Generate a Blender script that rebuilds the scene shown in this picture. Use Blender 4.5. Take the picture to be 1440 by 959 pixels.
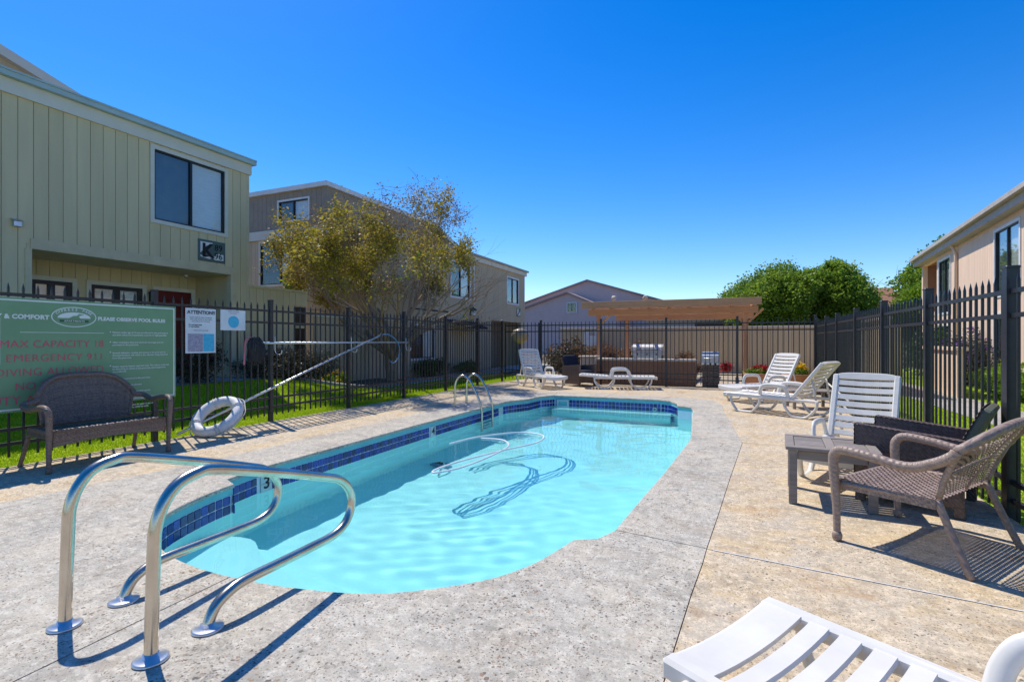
import bpy, math, random
import numpy as np
from mathutils import Vector, Matrix
R = math.radians
random.seed(7); rng = np.random.default_rng(7)
sc = bpy.context.scene
for o in list(bpy.data.objects): bpy.data.objects.remove(o)

# ------------------------------------------------------------------ camera, sky, sun, exposure
cam = bpy.data.cameras.new('camera'); cam.sensor_width = 36; cam.lens = 18.0; cam.clip_start = .05; cam.clip_end = 3000
camo = bpy.data.objects.new('camera', cam); sc.collection.objects.link(camo)
camo.location = (0, 0, 1.22); camo.rotation_euler = (R(90), 0, R(23.63)); sc.camera = camo
SUN_EL = 57.5; SUN_DIR = (-.89, .456)                      # towards the sun, on the ground
world = bpy.data.worlds.new('World'); sc.world = world; world.use_nodes = True
wn = world.node_tree; wn.nodes.clear()
wo = wn.nodes.new('ShaderNodeOutputWorld'); bg = wn.nodes.new('ShaderNodeBackground'); sk = wn.nodes.new('ShaderNodeTexSky')
sk.sky_type = 'NISHITA'; sk.sun_disc = False; sk.sun_elevation = R(SUN_EL)
sk.sun_rotation = math.atan2(SUN_DIR[0], SUN_DIR[1]); sk.altitude = 0; sk.air_density = 1.0; sk.dust_density = .15; sk.ozone_density = 4.0
bg.inputs[1].default_value = .12
hsv = wn.nodes.new('ShaderNodeHueSaturation'); hsv.inputs['Saturation'].default_value = 1.42; hsv.inputs['Hue'].default_value = .511
wn.links.new(sk.outputs[0], hsv.inputs['Color']); wn.links.new(hsv.outputs[0], bg.inputs[0]); wn.links.new(bg.outputs[0], wo.inputs[0])
sl = bpy.data.lights.new('sun', 'SUN'); sl.energy = 3.2; sl.angle = R(.53); sl.color = (1, .935, .83)
so = bpy.data.objects.new('sun', sl); sc.collection.objects.link(so)
ce = math.cos(R(SUN_EL)); d = Vector((-SUN_DIR[0]*ce, -SUN_DIR[1]*ce, -math.sin(R(SUN_EL))))
so.rotation_euler = d.to_track_quat('-Z', 'Y').to_euler(); so.location = (-20, 10, 30)
sc.view_settings.view_transform = 'Standard'; sc.view_settings.look = 'None'
sc.view_settings.exposure = .64; sc.view_settings.gamma = 1
sc.render.engine = 'CYCLES'; sc.cycles.max_bounces = 6; sc.cycles.diffuse_bounces = 5; sc.cycles.glossy_bounces = 3; sc.cycles.transmission_bounces = 5; sc.cycles.transparent_max_bounces = 12
sc.render.resolution_x = 1024; sc.render.resolution_y = 681

# ------------------------------------------------------------------ helpers
COL = sc.collection
def link(o): COL.objects.link(o); return o
def tag(o, label=None, cat=None, group=None, kind=None):
    if label: o['label'] = label
    if cat: o['category'] = cat
    if group: o['group'] = group
    if kind: o['kind'] = kind
    return o
def thing(name, label, cat, loc=(0,0,0), rz=0, group=None):
    o = bpy.data.objects.new(name, None); link(o); o.empty_display_size = .2
    o.location = loc; o.rotation_euler = (0, 0, rz)
    return tag(o, label, cat, group)
def inst(name, me, parent=None, loc=(0,0,0), rot=(0,0,0), scale=(1,1,1)):
    o = bpy.data.objects.new(name, me); link(o); o.parent = parent
    o.location = loc; o.rotation_euler = rot; o.scale = scale
    return o
def copy_tree(o, parent=None):
    c = o.copy(); link(c); c.parent = parent
    for ch in list(o.children): copy_tree(ch, c)
    return c

class MB:
    def __init__(s): s.v = []; s.f = []; s.sm = []
    def add(s, vs, fs, smooth=False):
        n = len(s.v); s.v += [tuple(p) for p in vs]
        s.f += [tuple(i+n for i in f) for f in fs]; s.sm += [smooth]*len(fs); return s
    def box(s, x0, x1, y0, y1, z0, z1, M=None):
        vs = [Vector((x, y, z)) for x in (x0, x1) for y in (y0, y1) for z in (z0, z1)]
        if M is not None: vs = [M @ v for v in vs]
        return s.add(vs, [(0,1,3,2),(4,6,7,5),(0,4,5,1),(2,3,7,6),(0,2,6,4),(1,5,7,3)])
    def bbox(s, x0, x1, y0, y1, z0, z1, b=.004, M=None):          # chamfered box
        b = min(b, (x1-x0)/2.01, (y1-y0)/2.01, (z1-z0)/2.01)
        vs = []
        X, Y, Z = (x0, x1), (y0, y1), (z0, z1)
        idx = {}
        for i in (0,1):
            for j in (0,1):
                for k in (0,1):
                    sx, sy, sz = (b if i == 0 else -b), (b if j == 0 else -b), (b if k == 0 else -b)
                    idx[i,j,k] = len(vs)
                    vs += [Vector((X[i], Y[j]+sy, Z[k]+sz)), Vector((X[i]+sx, Y[j], Z[k]+sz)), Vector((X[i]+sx, Y[j]+sy, Z[k]))]
        g = lambda i,j,k,a: idx[i,j,k]+a
        fs = []
        for i in (0,1): fs.append([g(i,0,0,0),g(i,0,1,0),g(i,1,1,0),g(i,1,0,0)])
        for j in (0,1): fs.append([g(0,j,0,1),g(1,j,0,1),g(1,j,1,1),g(0,j,1,1)])
        for k in (0,1): fs.append([g(0,0,k,2),g(0,1,k,2),g(1,1,k,2),g(1,0,k,2)])
        for j in (0,1):
            for k in (0,1): fs.append([g(0,j,k,1),g(1,j,k,1),g(1,j,k,2),g(0,j,k,2)])
        for i in (0,1):
            for k in (0,1): fs.append([g(i,0,k,0),g(i,1,k,0),g(i,1,k,2),g(i,0,k,2)])
        for i in (0,1):
            for j in (0,1): fs.append([g(i,j,0,0),g(i,j,1,0),g(i,j,1,1),g(i,j,0,1)])
        for i in (0,1):
            for j in (0,1):
                for k in (0,1): fs.append([g(i,j,k,0),g(i,j,k,1),g(i,j,k,2)])
        c = Vector(((x0+x1)/2,(y0+y1)/2,(z0+z1)/2)); out = []
        for f in fs:
            a, b2, c2 = vs[f[0]], vs[f[1]], vs[f[2]]
            m = sum((vs[i] for i in f), Vector())/len(f)
            out.append(f if (b2-a).cross(c2-a).dot(m-c) > 0 else f[::-1])
        if M is not None: vs = [M @ v for v in vs]
        return s.add(vs, out)
    def tube(s, path, r, n=8, closed=False, cap=True, flat=None):
        P = [Vector(p) for p in path]; m = len(P)
        rr = r if isinstance(r, (list, tuple)) else [r]*m
        vs = []; up = None
        for i in range(m):
            if closed: t = P[(i+1) % m]-P[i-1]
            else: t = P[min(i+1, m-1)]-P[max(i-1, 0)]
            t = t.normalized() if t.length > 1e-9 else Vector((0,0,1))
            if up is None:
                up = Vector((0,0,1)) if abs(t.z) < .9 else Vector((1,0,0))
            a = t.cross(up)
            if a.length < 1e-6: a = t.cross(Vector((0,1,0)))
            a.normalize(); b = a.cross(t).normalized(); up = b
            for k in range(n):
                an = 2*math.pi*(k+.5)/n
                ca, sa = math.cos(an), math.sin(an)
                if flat: ca *= flat[0]; sa *= flat[1]
                vs.append(P[i]+a*(ca*rr[i])+b*(sa*rr[i]))
        fs = []
        for i in range(m if closed else m-1):
            j = (i+1) % m
            for k in range(n):
                fs.append((i*n+k, i*n+(k+1) % n, j*n+(k+1) % n, j*n+k))
        if cap and not closed:
            fs.append(tuple(range(n))[::-1]); fs.append(tuple((m-1)*n+k for k in range(n)))
        return s.add(vs, fs, n > 4)
    def lathe(s, prof, c=(0,0,0), n=20):
        vs = []; fs = []; m = len(prof)
        for (r, z) in prof:
            for k in range(n):
                a = 2*math.pi*k/n; vs.append((c[0]+r*math.cos(a), c[1]+r*math.sin(a), c[2]+z))
        for i in range(m-1):
            for k in range(n): fs.append((i*n+k, i*n+(k+1) % n, (i+1)*n+(k+1) % n, (i+1)*n+k))
        fs.append(tuple(range(n))[::-1]); fs.append(tuple((m-1)*n+k for k in range(n)))
        return s.add(vs, fs, True)
    def poly(s, pts, z0, z1):          # vertical prism from an outline (x, y)
        n = len(pts)
        vs = [(p[0], p[1], z0) for p in pts]+[(p[0], p[1], z1) for p in pts]
        fs = [tuple(range(n))[::-1], tuple(range(n, 2*n))]+[(i, (i+1) % n, n+(i+1) % n, n+i) for i in range(n)]
        return s.add(vs, fs)
    def prism_y(s, pts, y0, y1):       # outline in (x, z), thick along y
        n = len(pts)
        vs = [(p[0], y0, p[1]) for p in pts]+[(p[0], y1, p[1]) for p in pts]
        fs = [tuple(range(n)), tuple(range(n, 2*n))[::-1]]+[(i, n+i, n+(i+1) % n, (i+1) % n) for i in range(n)]
        return s.add(vs, fs)
    def mesh(s, name, mat):
        me = bpy.data.meshes.new(name); me.from_pydata(s.v, [], s.f)
        if mat: me.materials.append(mat)
        me.polygons.foreach_set('use_smooth', s.sm); me.update(); return me
    def build(s, name, mat, parent=None, loc=(0,0,0), rot=(0,0,0)):
        return inst(name, s.mesh(name, mat), parent, loc, rot)

def crom(P, k=6, closed=False):        # Catmull-Rom through points
    P = [Vector(p) for p in P]; n = len(P); out = []
    for i in range(n if closed else n-1):
        a = P[i-1] if (closed or i > 0) else P[0]; b = P[i]; c = P[(i+1) % n]
        e = P[(i+2) % n] if (closed or i+2 < n) else P[-1]
        for j in range(k):
            t = j/k
            out.append(.5*((2*b)+(c-a)*t+(2*a-5*b+4*c-e)*t*t+(3*b-a-3*c+e)*t**3))
    if not closed: out.append(P[-1])
    return out

# ------------------------------------------------------------------ materials
class NT:
    def __init__(s, name):
        s.m = bpy.data.materials.new(name); s.m.use_nodes = True; s.t = s.m.node_tree
        s.b = s.t.nodes['Principled BSDF']; s.out = s.t.nodes['Material Output']
    def n(s, typ, **kw):
        x = s.t.nodes.new('ShaderNode'+typ)
        for k, v in kw.items(): setattr(x, k, v)
        return x
    def l(s, a, b): s.t.links.new(a, b)
    def coord(s, space):
        if space == 'World': return s.n('NewGeometry').outputs['Position']
        return s.n('TexCoord').outputs[space]
    def noise(s, vec, scale, detail=4, rough=.6):
        x = s.n('TexNoise'); x.inputs['Scale'].default_value = scale; x.inputs['Detail'].default_value = min(detail, 5)
        x.inputs['Roughness'].default_value = rough; s.l(vec, x.inputs['Vector']); return x.outputs['Fac']
    def ramp(s, fac, stops):
        x = s.n('ValToRGB'); e = x.color_ramp.elements
        while len(e) < len(stops): e.new(.5)
        for i, (p, c) in enumerate(stops):
            e[i].position = p; e[i].color = (c, c, c, 1) if isinstance(c, (int, float)) else (*c, 1)
        s.l(fac, x.inputs[0]); return x.outputs[0]
    def mix(s, fac, a, b, mode='MIX'):
        x = s.n('Mix', data_type='RGBA', blend_type=mode)
        for i, v in ((0, fac), (6, a), (7, b)):
            if hasattr(v, 'links') or hasattr(v, 'is_linked'): s.l(v, x.inputs[i])
            elif isinstance(v, (int, float)): x.inputs[i].default_value = v
            else: x.inputs[i].default_value = (*v, 1)
        return x.outputs[2]
    def bump(s, h, strength=.3, dist=.01, normal=None):
        x = s.n('Bump'); x.inputs['Strength'].default_value = strength; x.inputs['Distance'].default_value = dist
        s.l(h, x.inputs['Height'])
        if normal: s.l(normal, x.inputs['Normal'])
        s.l(x.outputs[0], s.b.inputs['Normal']); return x.outputs[0]

def simple(name, c, rough=.6, c2=None, scale=4, bump=0, bscale=60, metal=0, space='Object', spec=.4, rnd=0, stretch=None):
    t = NT(name); b = t.b
    b.inputs['Roughness'].default_value = rough; b.inputs['Metallic'].default_value = metal
    b.inputs['Specular IOR Level'].default_value = spec
    c2 = c2 or tuple(x*.82 for x in c)
    v = t.coord(space)
    if stretch:
        mp = t.n('Mapping'); mp.inputs['Scale'].default_value = stretch; t.l(v, mp.inputs[0]); v = mp.outputs[0]
    col = t.mix(t.ramp(t.noise(v, scale, 6), [(.3, 0.), (.7, 1.)]), c, c2)
    if rnd:
        oi = t.n('ObjectInfo'); hs = t.n('HueSaturation'); mr = t.n('MapRange')
        mr.inputs[3].default_value = 1-rnd; mr.inputs[4].default_value = 1+rnd
        t.l(oi.outputs['Random'], mr.inputs[0]); t.l(mr.outputs[0], hs.inputs['Value']); t.l(col, hs.inputs['Color']); col = hs.outputs[0]
    t.l(col, b.inputs['Base Color'])
    if bump: t.bump(t.noise(v, bscale, 5), bump, .01)
    return t.m

def concrete(name, base, alt, stain, rust=(.42, .22, .07), rust_amt=.3, pitscale=42, pitmax=.42):
    t = NT(name); v = t.coord('World')
    mul = lambda a, b: (lambda m: (t.l(a, m.inputs[0]), t.l(b, m.inputs[1]) if hasattr(b, 'is_linked') else setattr(m.inputs[1], 'default_value', b), m.outputs[0])[2])(t.n('Math', operation='MULTIPLY'))
    lt = lambda a, b: (lambda m: (t.l(a, m.inputs[0]), t.l(b, m.inputs[1]), m.outputs[0])[2])(t.n('Math', operation='LESS_THAN'))
    shade = lambda k: tuple(min(.85, x*k) for x in base)
    col = t.mix(t.ramp(t.noise(v, .75, 7, .62), [(.38, 0.), (.62, 1.)]), base, alt)
    col = t.mix(t.ramp(t.noise(v, 2.3, 8, .72), [(.44, 0.), (.60, 1.)]), col, stain)
    col = t.mix(t.ramp(t.noise(v, 1.35, 6, .7), [(.50, 0.), (.66, .7)]), col, shade(.6))
    col = t.mix(t.ramp(t.noise(v, 7.5, 9, .8), [(.48, 0.), (.64, .7)]), col, shade(.55))
    col = t.mix(t.ramp(t.noise(v, 17, 7, .8), [(.48, 0.), (.62, .75)]), col, shade(1.35))
    col = t.mix(t.ramp(t.noise(v, 75, 4, .8), [(.34, .6), (.55, 0.)]), col, shade(.5))
    col = t.mix(t.ramp(t.noise(v, 1.9, 7, .75), [(.54, 0.), (.68, rust_amt)]), col, rust)
    # broken aggregate in patches: each stone its own size and colour
    wv = t.n('VectorMath', operation='ADD'); nz = t.n('TexNoise'); nz.inputs['Scale'].default_value = 22; nz.inputs['Detail'].default_value = 3; t.l(v, nz.inputs['Vector'])
    sc_ = t.n('VectorMath', operation='SCALE'); sc_.inputs['Scale'].default_value = .04; t.l(nz.outputs['Color'], sc_.inputs[0])
    t.l(v, wv.inputs[0]); t.l(sc_.outputs[0], wv.inputs[1])
    masks = []
    for k, (f, p0, p1, mx, dk) in enumerate(((.8, .40, .66, pitmax, .85), (1.5, .34, .62, pitmax*1.15, .8), (2.6, .30, .58, pitmax*1.3, .72))):
        vo = t.n('TexVoronoi'); vo.inputs['Scale'].default_value = pitscale*f; t.l(wv.outputs[0], vo.inputs['Vector'])
        sep = t.n('SeparateColor'); t.l(vo.outputs['Color'], sep.inputs[0])
        size = mul(mul(t.ramp(t.noise(v, 1.6+k*.9, 7, .75), [(p0, .12), (p1, 1.)]), t.ramp(sep.outputs[0], [(.35, 0.), (.9, 1.)])), mx)
        m = lt(vo.outputs['Distance'], size)
        pc = t.mix(t.ramp(sep.outputs[1], [(.4, 0.), (.75, 1.)]), (.10, .09, .08), (.30, .19, .11))
        col = t.mix(mul(m, dk), col, pc); masks.append(m)
    # hairline cracks
    ve = t.n('TexVoronoi', feature='DISTANCE_TO_EDGE'); ve.inputs['Scale'].default_value = .33
    n2 = t.n('TexNoise'); n2.inputs['Scale'].default_value = 3; n2.inputs['Detail'].default_value = 8; t.l(v, n2.inputs['Vector'])
    s3 = t.n('VectorMath', operation='SCALE'); s3.inputs['Scale'].default_value = .5; t.l(n2.outputs['Color'], s3.inputs[0])
    a3 = t.n('VectorMath', operation='ADD'); t.l(v, a3.inputs[0]); t.l(s3.outputs[0], a3.inputs[1]); t.l(a3.outputs[0], ve.inputs['Vector'])
    ck = t.ramp(ve.outputs['Distance'], [(.0, .75), (.0016, 0.)])
    col = t.mix(mul(ck, t.ramp(t.noise(v, .6, 3), [(.45, 0.), (.6, 1.)])), col, (.12, .10, .085))
    t.l(col, t.b.inputs['Base Color']); t.b.inputs['Roughness'].default_value = .88; t.b.inputs['Specular IOR Level'].default_value = .25
    hm = t.n('Math', operation='SUBTRACT'); t.l(t.noise(v, 70, 6, .75), hm.inputs[0]); t.l(masks[0], hm.inputs[1])
    h2 = t.n('Math', operation='SUBTRACT'); t.l(hm.outputs[0], h2.inputs[0]); t.l(masks[1], h2.inputs[1])
    t.bump(h2.outputs[0], .5, .006)
    return t.m

def foliage(name, c1, c2, c3, trans=.35, rough=.5):
    t = NT(name); b = t.b; b.inputs['Roughness'].default_value = rough; b.inputs['Specular IOR Level'].default_value = .3
    g = t.n('NewGeometry')
    col = t.ramp(g.outputs['Random Per Island'], [(.0, c1), (.55, c2), (1., c3)])
    col = t.mix(.35, col, t.ramp(t.noise(g.outputs['Position'], 1.3, 3), [(.35, c1), (.65, c3)]))
    t.l(col, b.inputs['Base Color'])
    tr = t.n('BsdfTranslucent'); t.l(col, tr.inputs[0]); mx = t.n('MixShader'); mx.inputs[0].default_value = trans
    t.l(b.outputs[0], mx.inputs[1]); t.l(tr.outputs[0], mx.inputs[2]); t.l(mx.outputs[0], t.out.inputs[0])
    return t.m

def wicker(name, c1, c2):
    t = NT(name); v = t.coord('Object')
    g = t.n('NewGeometry')
    col = t.ramp(g.outputs['Random Per Island'], [(0., c1), (1., c2)])
    col = t.mix(t.ramp(t.noise(v, 45, 3), [(.4, 0.), (.75, .6)]), col, tuple(x*1.5 for x in c2))
    t.l(col, t.b.inputs['Base Color']); t.b.inputs['Roughness'].default_value = .5
    w = t.n('TexWave'); w.inputs['Scale'].default_value = 22; w.inputs['Distortion'].default_value = 2; w.bands_direction = 'DIAGONAL'; t.l(v, w.inputs[0])
    t.bump(w.outputs['Fac'], .5, .006)
    return t.m

def glass_mat(name, tint):
    t = NT(name); t.t.nodes.remove(t.b)
    tr = t.n('BsdfTransparent'); tr.inputs[0].default_value = (*tint, 1)
    gl = t.n('BsdfGlossy'); gl.inputs['Roughness'].default_value = .02
    lf = t.n('LayerWeight'); lf.inputs[0].default_value = .5; lw = t.n('MapRange'); lw.interpolation_type = 'SMOOTHSTEP'; lw.inputs[1].default_value = .35; lw.inputs[3].default_value = .08; lw.inputs[4].default_value = .6; t.l(lf.outputs['Facing'], lw.inputs[0])
    mx = t.n('MixShader'); t.l(lw.outputs[0], mx.inputs[0]); t.l(tr.outputs[0], mx.inputs[1]); t.l(gl.outputs[0], mx.inputs[2])
    t.l(mx.outputs[0], t.out.inputs[0]); return t.m

def water_mat():
    t = NT('pool_water'); t.t.nodes.remove(t.b)
    rf = t.n('BsdfRefraction'); rf.inputs['Roughness'].default_value = 0; rf.inputs['IOR'].default_value = 1.33; rf.inputs[0].default_value = (.78, .975, .985, 1)
    gl = t.n('BsdfGlossy'); gl.inputs['Roughness'].default_value = 0
    fr = t.n('Fresnel'); fr.inputs[0].default_value = 1.33
    mx = t.n('MixShader'); t.l(fr.outputs[0], mx.inputs[0]); t.l(rf.outputs[0], mx.inputs[1]); t.l(gl.outputs[0], mx.inputs[2])
    t.l(mx.outputs[0], t.out.inputs[0]); return t.m

M = {}
M['coping'] = concrete('coping_concrete', (.535, .495, .41), (.435, .405, .34), (.58, .515, .40), rust_amt=.13)
M['deck'] = concrete('deck_concrete', (.63, .52, .365), (.535, .47, .37), (.65, .49, .28), rust_amt=.5, pitscale=44, pitmax=.36)
M['yard'] = concrete('yard_concrete', (.55, .47, .34), (.47, .40, .3), (.58, .46, .3))
M['path'] = concrete('path_concrete', (.42, .40, .37), (.36, .34, .31), (.45, .42, .37))
M['earth'] = simple('soil', (.16, .12, .08), .95, (.1, .075, .05), 3, .6, 40, space='World')
M['lawn'] = simple('lawn_soil', (.34, .46, .012), .95, (.27, .39, .01), 3, .5, 80, space='World')
M['grass'] = foliage('grass_blade', (.28, .43, .010), (.42, .57, .012), (.56, .64, .03), .4)
M['joint'] = simple('joint_dark', (.17, .15, .125), .95)
M['caulk'] = simple('joint_caulk', (.72, .70, .66), .8)
M['plaster'] = simple('pool_plaster', (.60, .955, .95), .8, (.57, .94, .94), 1.2, space='World')
M['bond'] = simple('bond_beam', (.16, .52, .55), .55, (.12, .44, .48), 5, space='World')
M['tile'] = simple('cobalt_tile', (.006, .03, .27), .18, (.004, .018, .17), 9, space='World', spec=.6, rnd=.55)
M['grout'] = simple('tile_grout', (.75, .82, .86), .8)
M['white_tile'] = simple('marker_tile', (.6, .68, .66), .3)
M['black'] = simple('black_paint', (.012, .012, .013), .5)
M['steel'] = simple('stainless_tube', (.68, .62, .53), .24, (.52, .45, .36), 6, metal=1, bump=.05, bscale=120)
M['hood'] = simple('brushed_hood', (.62, .62, .61), .6, metal=.4)
M['steel_plate'] = simple('steel_plate', (.72, .72, .71), .45, metal=1)
M['alu'] = simple('aluminium', (.7, .71, .72), .35, metal=.9)
M['iron'] = simple('black_iron', (.014, .015, .018), .38, (.03, .03, .034), 14, spec=.55)
M['olive'] = simple('olive_siding', (.68, .575, .345), .8, (.58, .49, .295), 1.1, .35, 30, stretch=(3, 3, .35), rnd=.05)
M['olive2'] = simple('taupe_siding', (.58, .465, .305), .8, (.49, .39, .25), 1.0, .35, 30, stretch=(3, 3, .35), rnd=.04)
M['grey_siding'] = simple('grey_siding', (.34, .285, .22), .8, rnd=.04)
M['trim'] = simple('cream_trim', (.70, .67, .56), .6, (.62, .59, .49), 2)
M['trim_olive'] = simple('olive_trim', (.66, .565, .355), .7)
M['white'] = simple('white_paint', (.78, .78, .76), .5)
M['gutter'] = simple('gutter_metal', (.42, .55, .55), .4, (.36, .48, .48), 2)
M['roof'] = simple('roof_felt', (.3, .27, .24), .9, bump=.4)
M['glass'] = glass_mat('window_glass', (.95, .97, .97))
M['frame_dark'] = simple('dark_frame', (.02, .022, .026), .4)
M['curtain'] = simple('pale_blind', (.86, .86, .83), .8, stretch=(1, 1, 20))
M['screen'] = simple('insect_screen', (.13, .15, .17), .8)
M['room'] = simple('dark_room', (.03, .03, .032), .9)
M['door_red'] = simple('red_door', (.15, .012, .012), .45)
M['door_brown'] = simple('brown_door', (.055, .035, .022), .6)
M['purple'] = simple('mauve_stucco', (.56, .44, .42), .85, (.50, .39, .37), 1.2, .3, 40)
M['purple_roof'] = simple('mauve_roof', (.36, .265, .25), .9, (.31, .22, .21), 2)
M['peach'] = simple('peach_stucco', (.56, .36, .24), .85)
M['red_roof'] = simple('red_tile_roof', (.32, .16, .1), .9, bump=.5, bscale=15)
M['salmon'] = simple('salmon_siding', (.84, .62, .445), .8, (.74, .54, .385), 1.2, .3, 30, stretch=(3, 3, .4))
M['taupe_trim'] = simple('taupe_fascia', (.46, .42, .37), .7)
M['tan_board'] = simple('tan_board', (.58, .47, .30), .85, (.52, .42, .26), 2, .4, 30, stretch=(3, 3, .4), rnd=.06)
M['redwood'] = simple('redwood', (.66, .36, .175), .7, (.56, .29, .135), 3, .4, 40, stretch=(.6, 5, 5), rnd=.06)
M['redwood_post'] = simple('redwood_post', (.62, .31, .15), .7, (.52, .25, .12), 3, .4, 40, stretch=(5, 5, .6), rnd=.06)
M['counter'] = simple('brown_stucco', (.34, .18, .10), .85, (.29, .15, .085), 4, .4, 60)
M['cap'] = simple('counter_cap', (.6, .52, .42), .7)
M['brick'] = simple('brick_pier', (.23, .165, .125), .85, (.18, .13, .1), 8, .5, 50, rnd=.15)
M['plastic'] = simple('white_plastic', (.76, .73, .67), .42, (.66, .625, .55), 5, spec=.45)
M['wick_bench'] = wicker('dark_wicker', (.10, .068, .054), (.20, .14, .11))
M['wick_chair'] = wicker('brown_wicker', (.20, .14, .105), (.34, .25, .195))
M['wick_recl'] = wicker('umber_wicker', (.075, .052, .042), (.15, .105, .085))
M['vinyl'] = simple('sling_fabric', (.12, .13, .09), .7)
M['navy'] = simple('navy_cushion', (.012, .016, .035), .8)
M['seatpad'] = simple('blue_grey_pad', (.05, .06, .085), .85)
M['teak'] = simple('weathered_teak', (.33, .285, .245), .8, (.23, .195, .165), 5, .5, 70, stretch=(1, 8, 8), rnd=.12)
M['terracotta'] = simple('terracotta', (.45, .2, .1), .75, (.38, .17, .085), 4, .3)
M['petal_y'] = foliage('yellow_petals', (.75, .5, .01), (.85, .62, .02), (.8, .4, .01), .3)
M['petal_r'] = foliage('red_petals', (.5, .02, .03), (.35, .02, .05), (.6, .08, .05), .3)
M['petal_p'] = foliage('purple_petals', (.25, .08, .35), (.32, .1, .4), (.2, .1, .3), .3)
M['ring'] = simple('ring_vinyl', (.75, .74, .72), .6, (.62, .61, .6), 9, .3)
M['rope'] = simple('rope', (.7, .67, .6), .9)
M['net'] = simple('net_black', (.02, .021, .024), .6)
M['pinkpipe'] = simple('faded_red_plastic', (.62, .2, .22), .5)
M['bluehose'] = simple('blue_plastic', (.10, .25, .42), .45)
M['hose'] = simple('white_hose', (.80, .83, .82), .4)
M['sign_green'] = simple('sign_green', (.19, .35, .19), .45, (.165, .315, .165), 3)
M['sign_white'] = simple('sign_white', (.80, .82, .78), .5)
M['sign_red'] = simple('sign_red', (.66, .10, .15), .5)
M['sign_dgreen'] = simple('sign_dark_green', (.03, .11, .06), .5)
M['paper'] = simple('laminated_paper', (.70, .76, .80), .25)
M['ink'] = simple('ink', (.05, .055, .07), .5)
M['ink_cyan'] = simple('cyan_print', (.03, .36, .62), .3, (.05, .5, .7), 25)
M['ink_grey'] = simple('grey_print', (.42, .42, .52), .3, (.2, .2, .3), 40)
M['plate'] = simple('number_plate', (.10, .15, .14), .5)
M['bark'] = simple('bark', (.40, .29, .20), .9, (.24, .175, .12), 8, .7, 30, stretch=(4, 4, .7))
M['bark_dark'] = simple('dark_bark', (.10, .075, .055), .9)
M['twig'] = simple('twig', (.21, .14, .09), .9)
M['leaf_y'] = foliage('olive_leaf', (.26, .215, .03), (.38, .31, .035), (.56, .45, .04), .45)
M['leaf_b'] = foliage('brown_leaf', (.26, .17, .07), (.33, .22, .10), (.22, .17, .06), .35)
M['leaf_g'] = foliage('green_leaf', (.10, .20, .018), (.20, .33, .028), (.36, .46, .05), .5)
M['leaf_m'] = foliage('plum_leaf', (.06, .045, .035), (.10, .07, .05), (.07, .08, .03), .3)
M['leaf_s'] = foliage('sage_leaf', (.16, .19, .10), (.24, .27, .16), (.3, .3, .2), .3)
M['leaf_d'] = foliage('hedge_leaf', (.025, .06, .012), (.05, .10, .018), (.08, .15, .02), .3)
M['leaf_h'] = foliage('lime_leaf', (.13, .24, .015), (.20, .33, .02), (.27, .40, .03), .4)
M['leaf_br'] = foliage('dry_leaf', (.22, .11, .05), (.28, .15, .07), (.18, .10, .05), .3)
M['lamp_glass'] = simple('lamp_glass', (.36, .30, .2), .3)
M['rust'] = simple('rust', (.35, .16, .05), .9)

# ------------------------------------------------------------------ ground
def ground_z(x, y):
    t = min(1, max(0, (-6.75-x)/2.9)); t = t*t*(3-2*t)
    s_ = min(1, max(0, (11.2-y)/3.4)); s_ = s_*s_*(3-2*s_)
    return -.03+.44*t*s_
def sheet(name, x0, x1, y0, y1, nx, ny, zf, mat, kind='structure'):
    m = MB(); vs = [(x0+(x1-x0)*i/nx, y0+(y1-y0)*j/ny) for j in range(ny+1) for i in range(nx+1)]
    m.add([(x, y, zf(x, y)) for x, y in vs], [(j*(nx+1)+i, j*(nx+1)+i+1, (j+1)*(nx+1)+i+1, (j+1)*(nx+1)+i) for j in range(ny) for i in range(nx)], True)
    o = m.build(name, mat); tag(o, kind=kind); return o
# one ground sheet to the horizon, with an opening where the enclosure's deck and pool lie
gm = MB(); B = 1500
gm.add([(-B,-B,-.09),(B,-B,-.09),(B,B,-.09),(-B,B,-.09),(-6.3,-2.8,-.09),(1.6,-2.8,-.09),(1.6,14.2,-.09),(-6.3,14.2,-.09)],
       [(0,1,5,4),(1,2,6,5),(2,3,7,6),(3,0,4,7)])
tag(gm.build('ground', M['earth']), kind='structure')
tag(sheet('lawn', -9.35, -6.47, -3, 10.9, 14, 60, ground_z, M['lawn']), 'bright green lawn between pool fence and houses', 'lawn')
o = sheet('lawn', -8.55, -6.47, 10.9, 17.5, 4, 10, lambda x, y: -.03, M['lawn'])
sheet('lawn', 1.76, 3.6, -1, 15, 3, 10, lambda x, y: -.07, M['lawn'])
sheet('lawn', 4.75, 7.5, -1, 30, 3, 10, lambda x, y: -.07, M['lawn'])
sheet('path', -11.7, -9.35, -2, 8.6, 8, 20, lambda x, y: ground_z(x, y)+.012, M['path'])
sheet('path', 3.6, 4.75, -1, 32, 3, 10, lambda x, y: -.06, M['path'])
pm = MB(); pm.box(-9.9, -8.55, 9.2, 26, -.06, .0); tag(pm.build('path', M['path']), kind='structure')
pm = MB(); pm.box(-7.2, 3.2, 14.31, 23.9, -.09, -.035); tag(pm.build('yard_paving', M['yard']), kind='structure')

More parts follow.
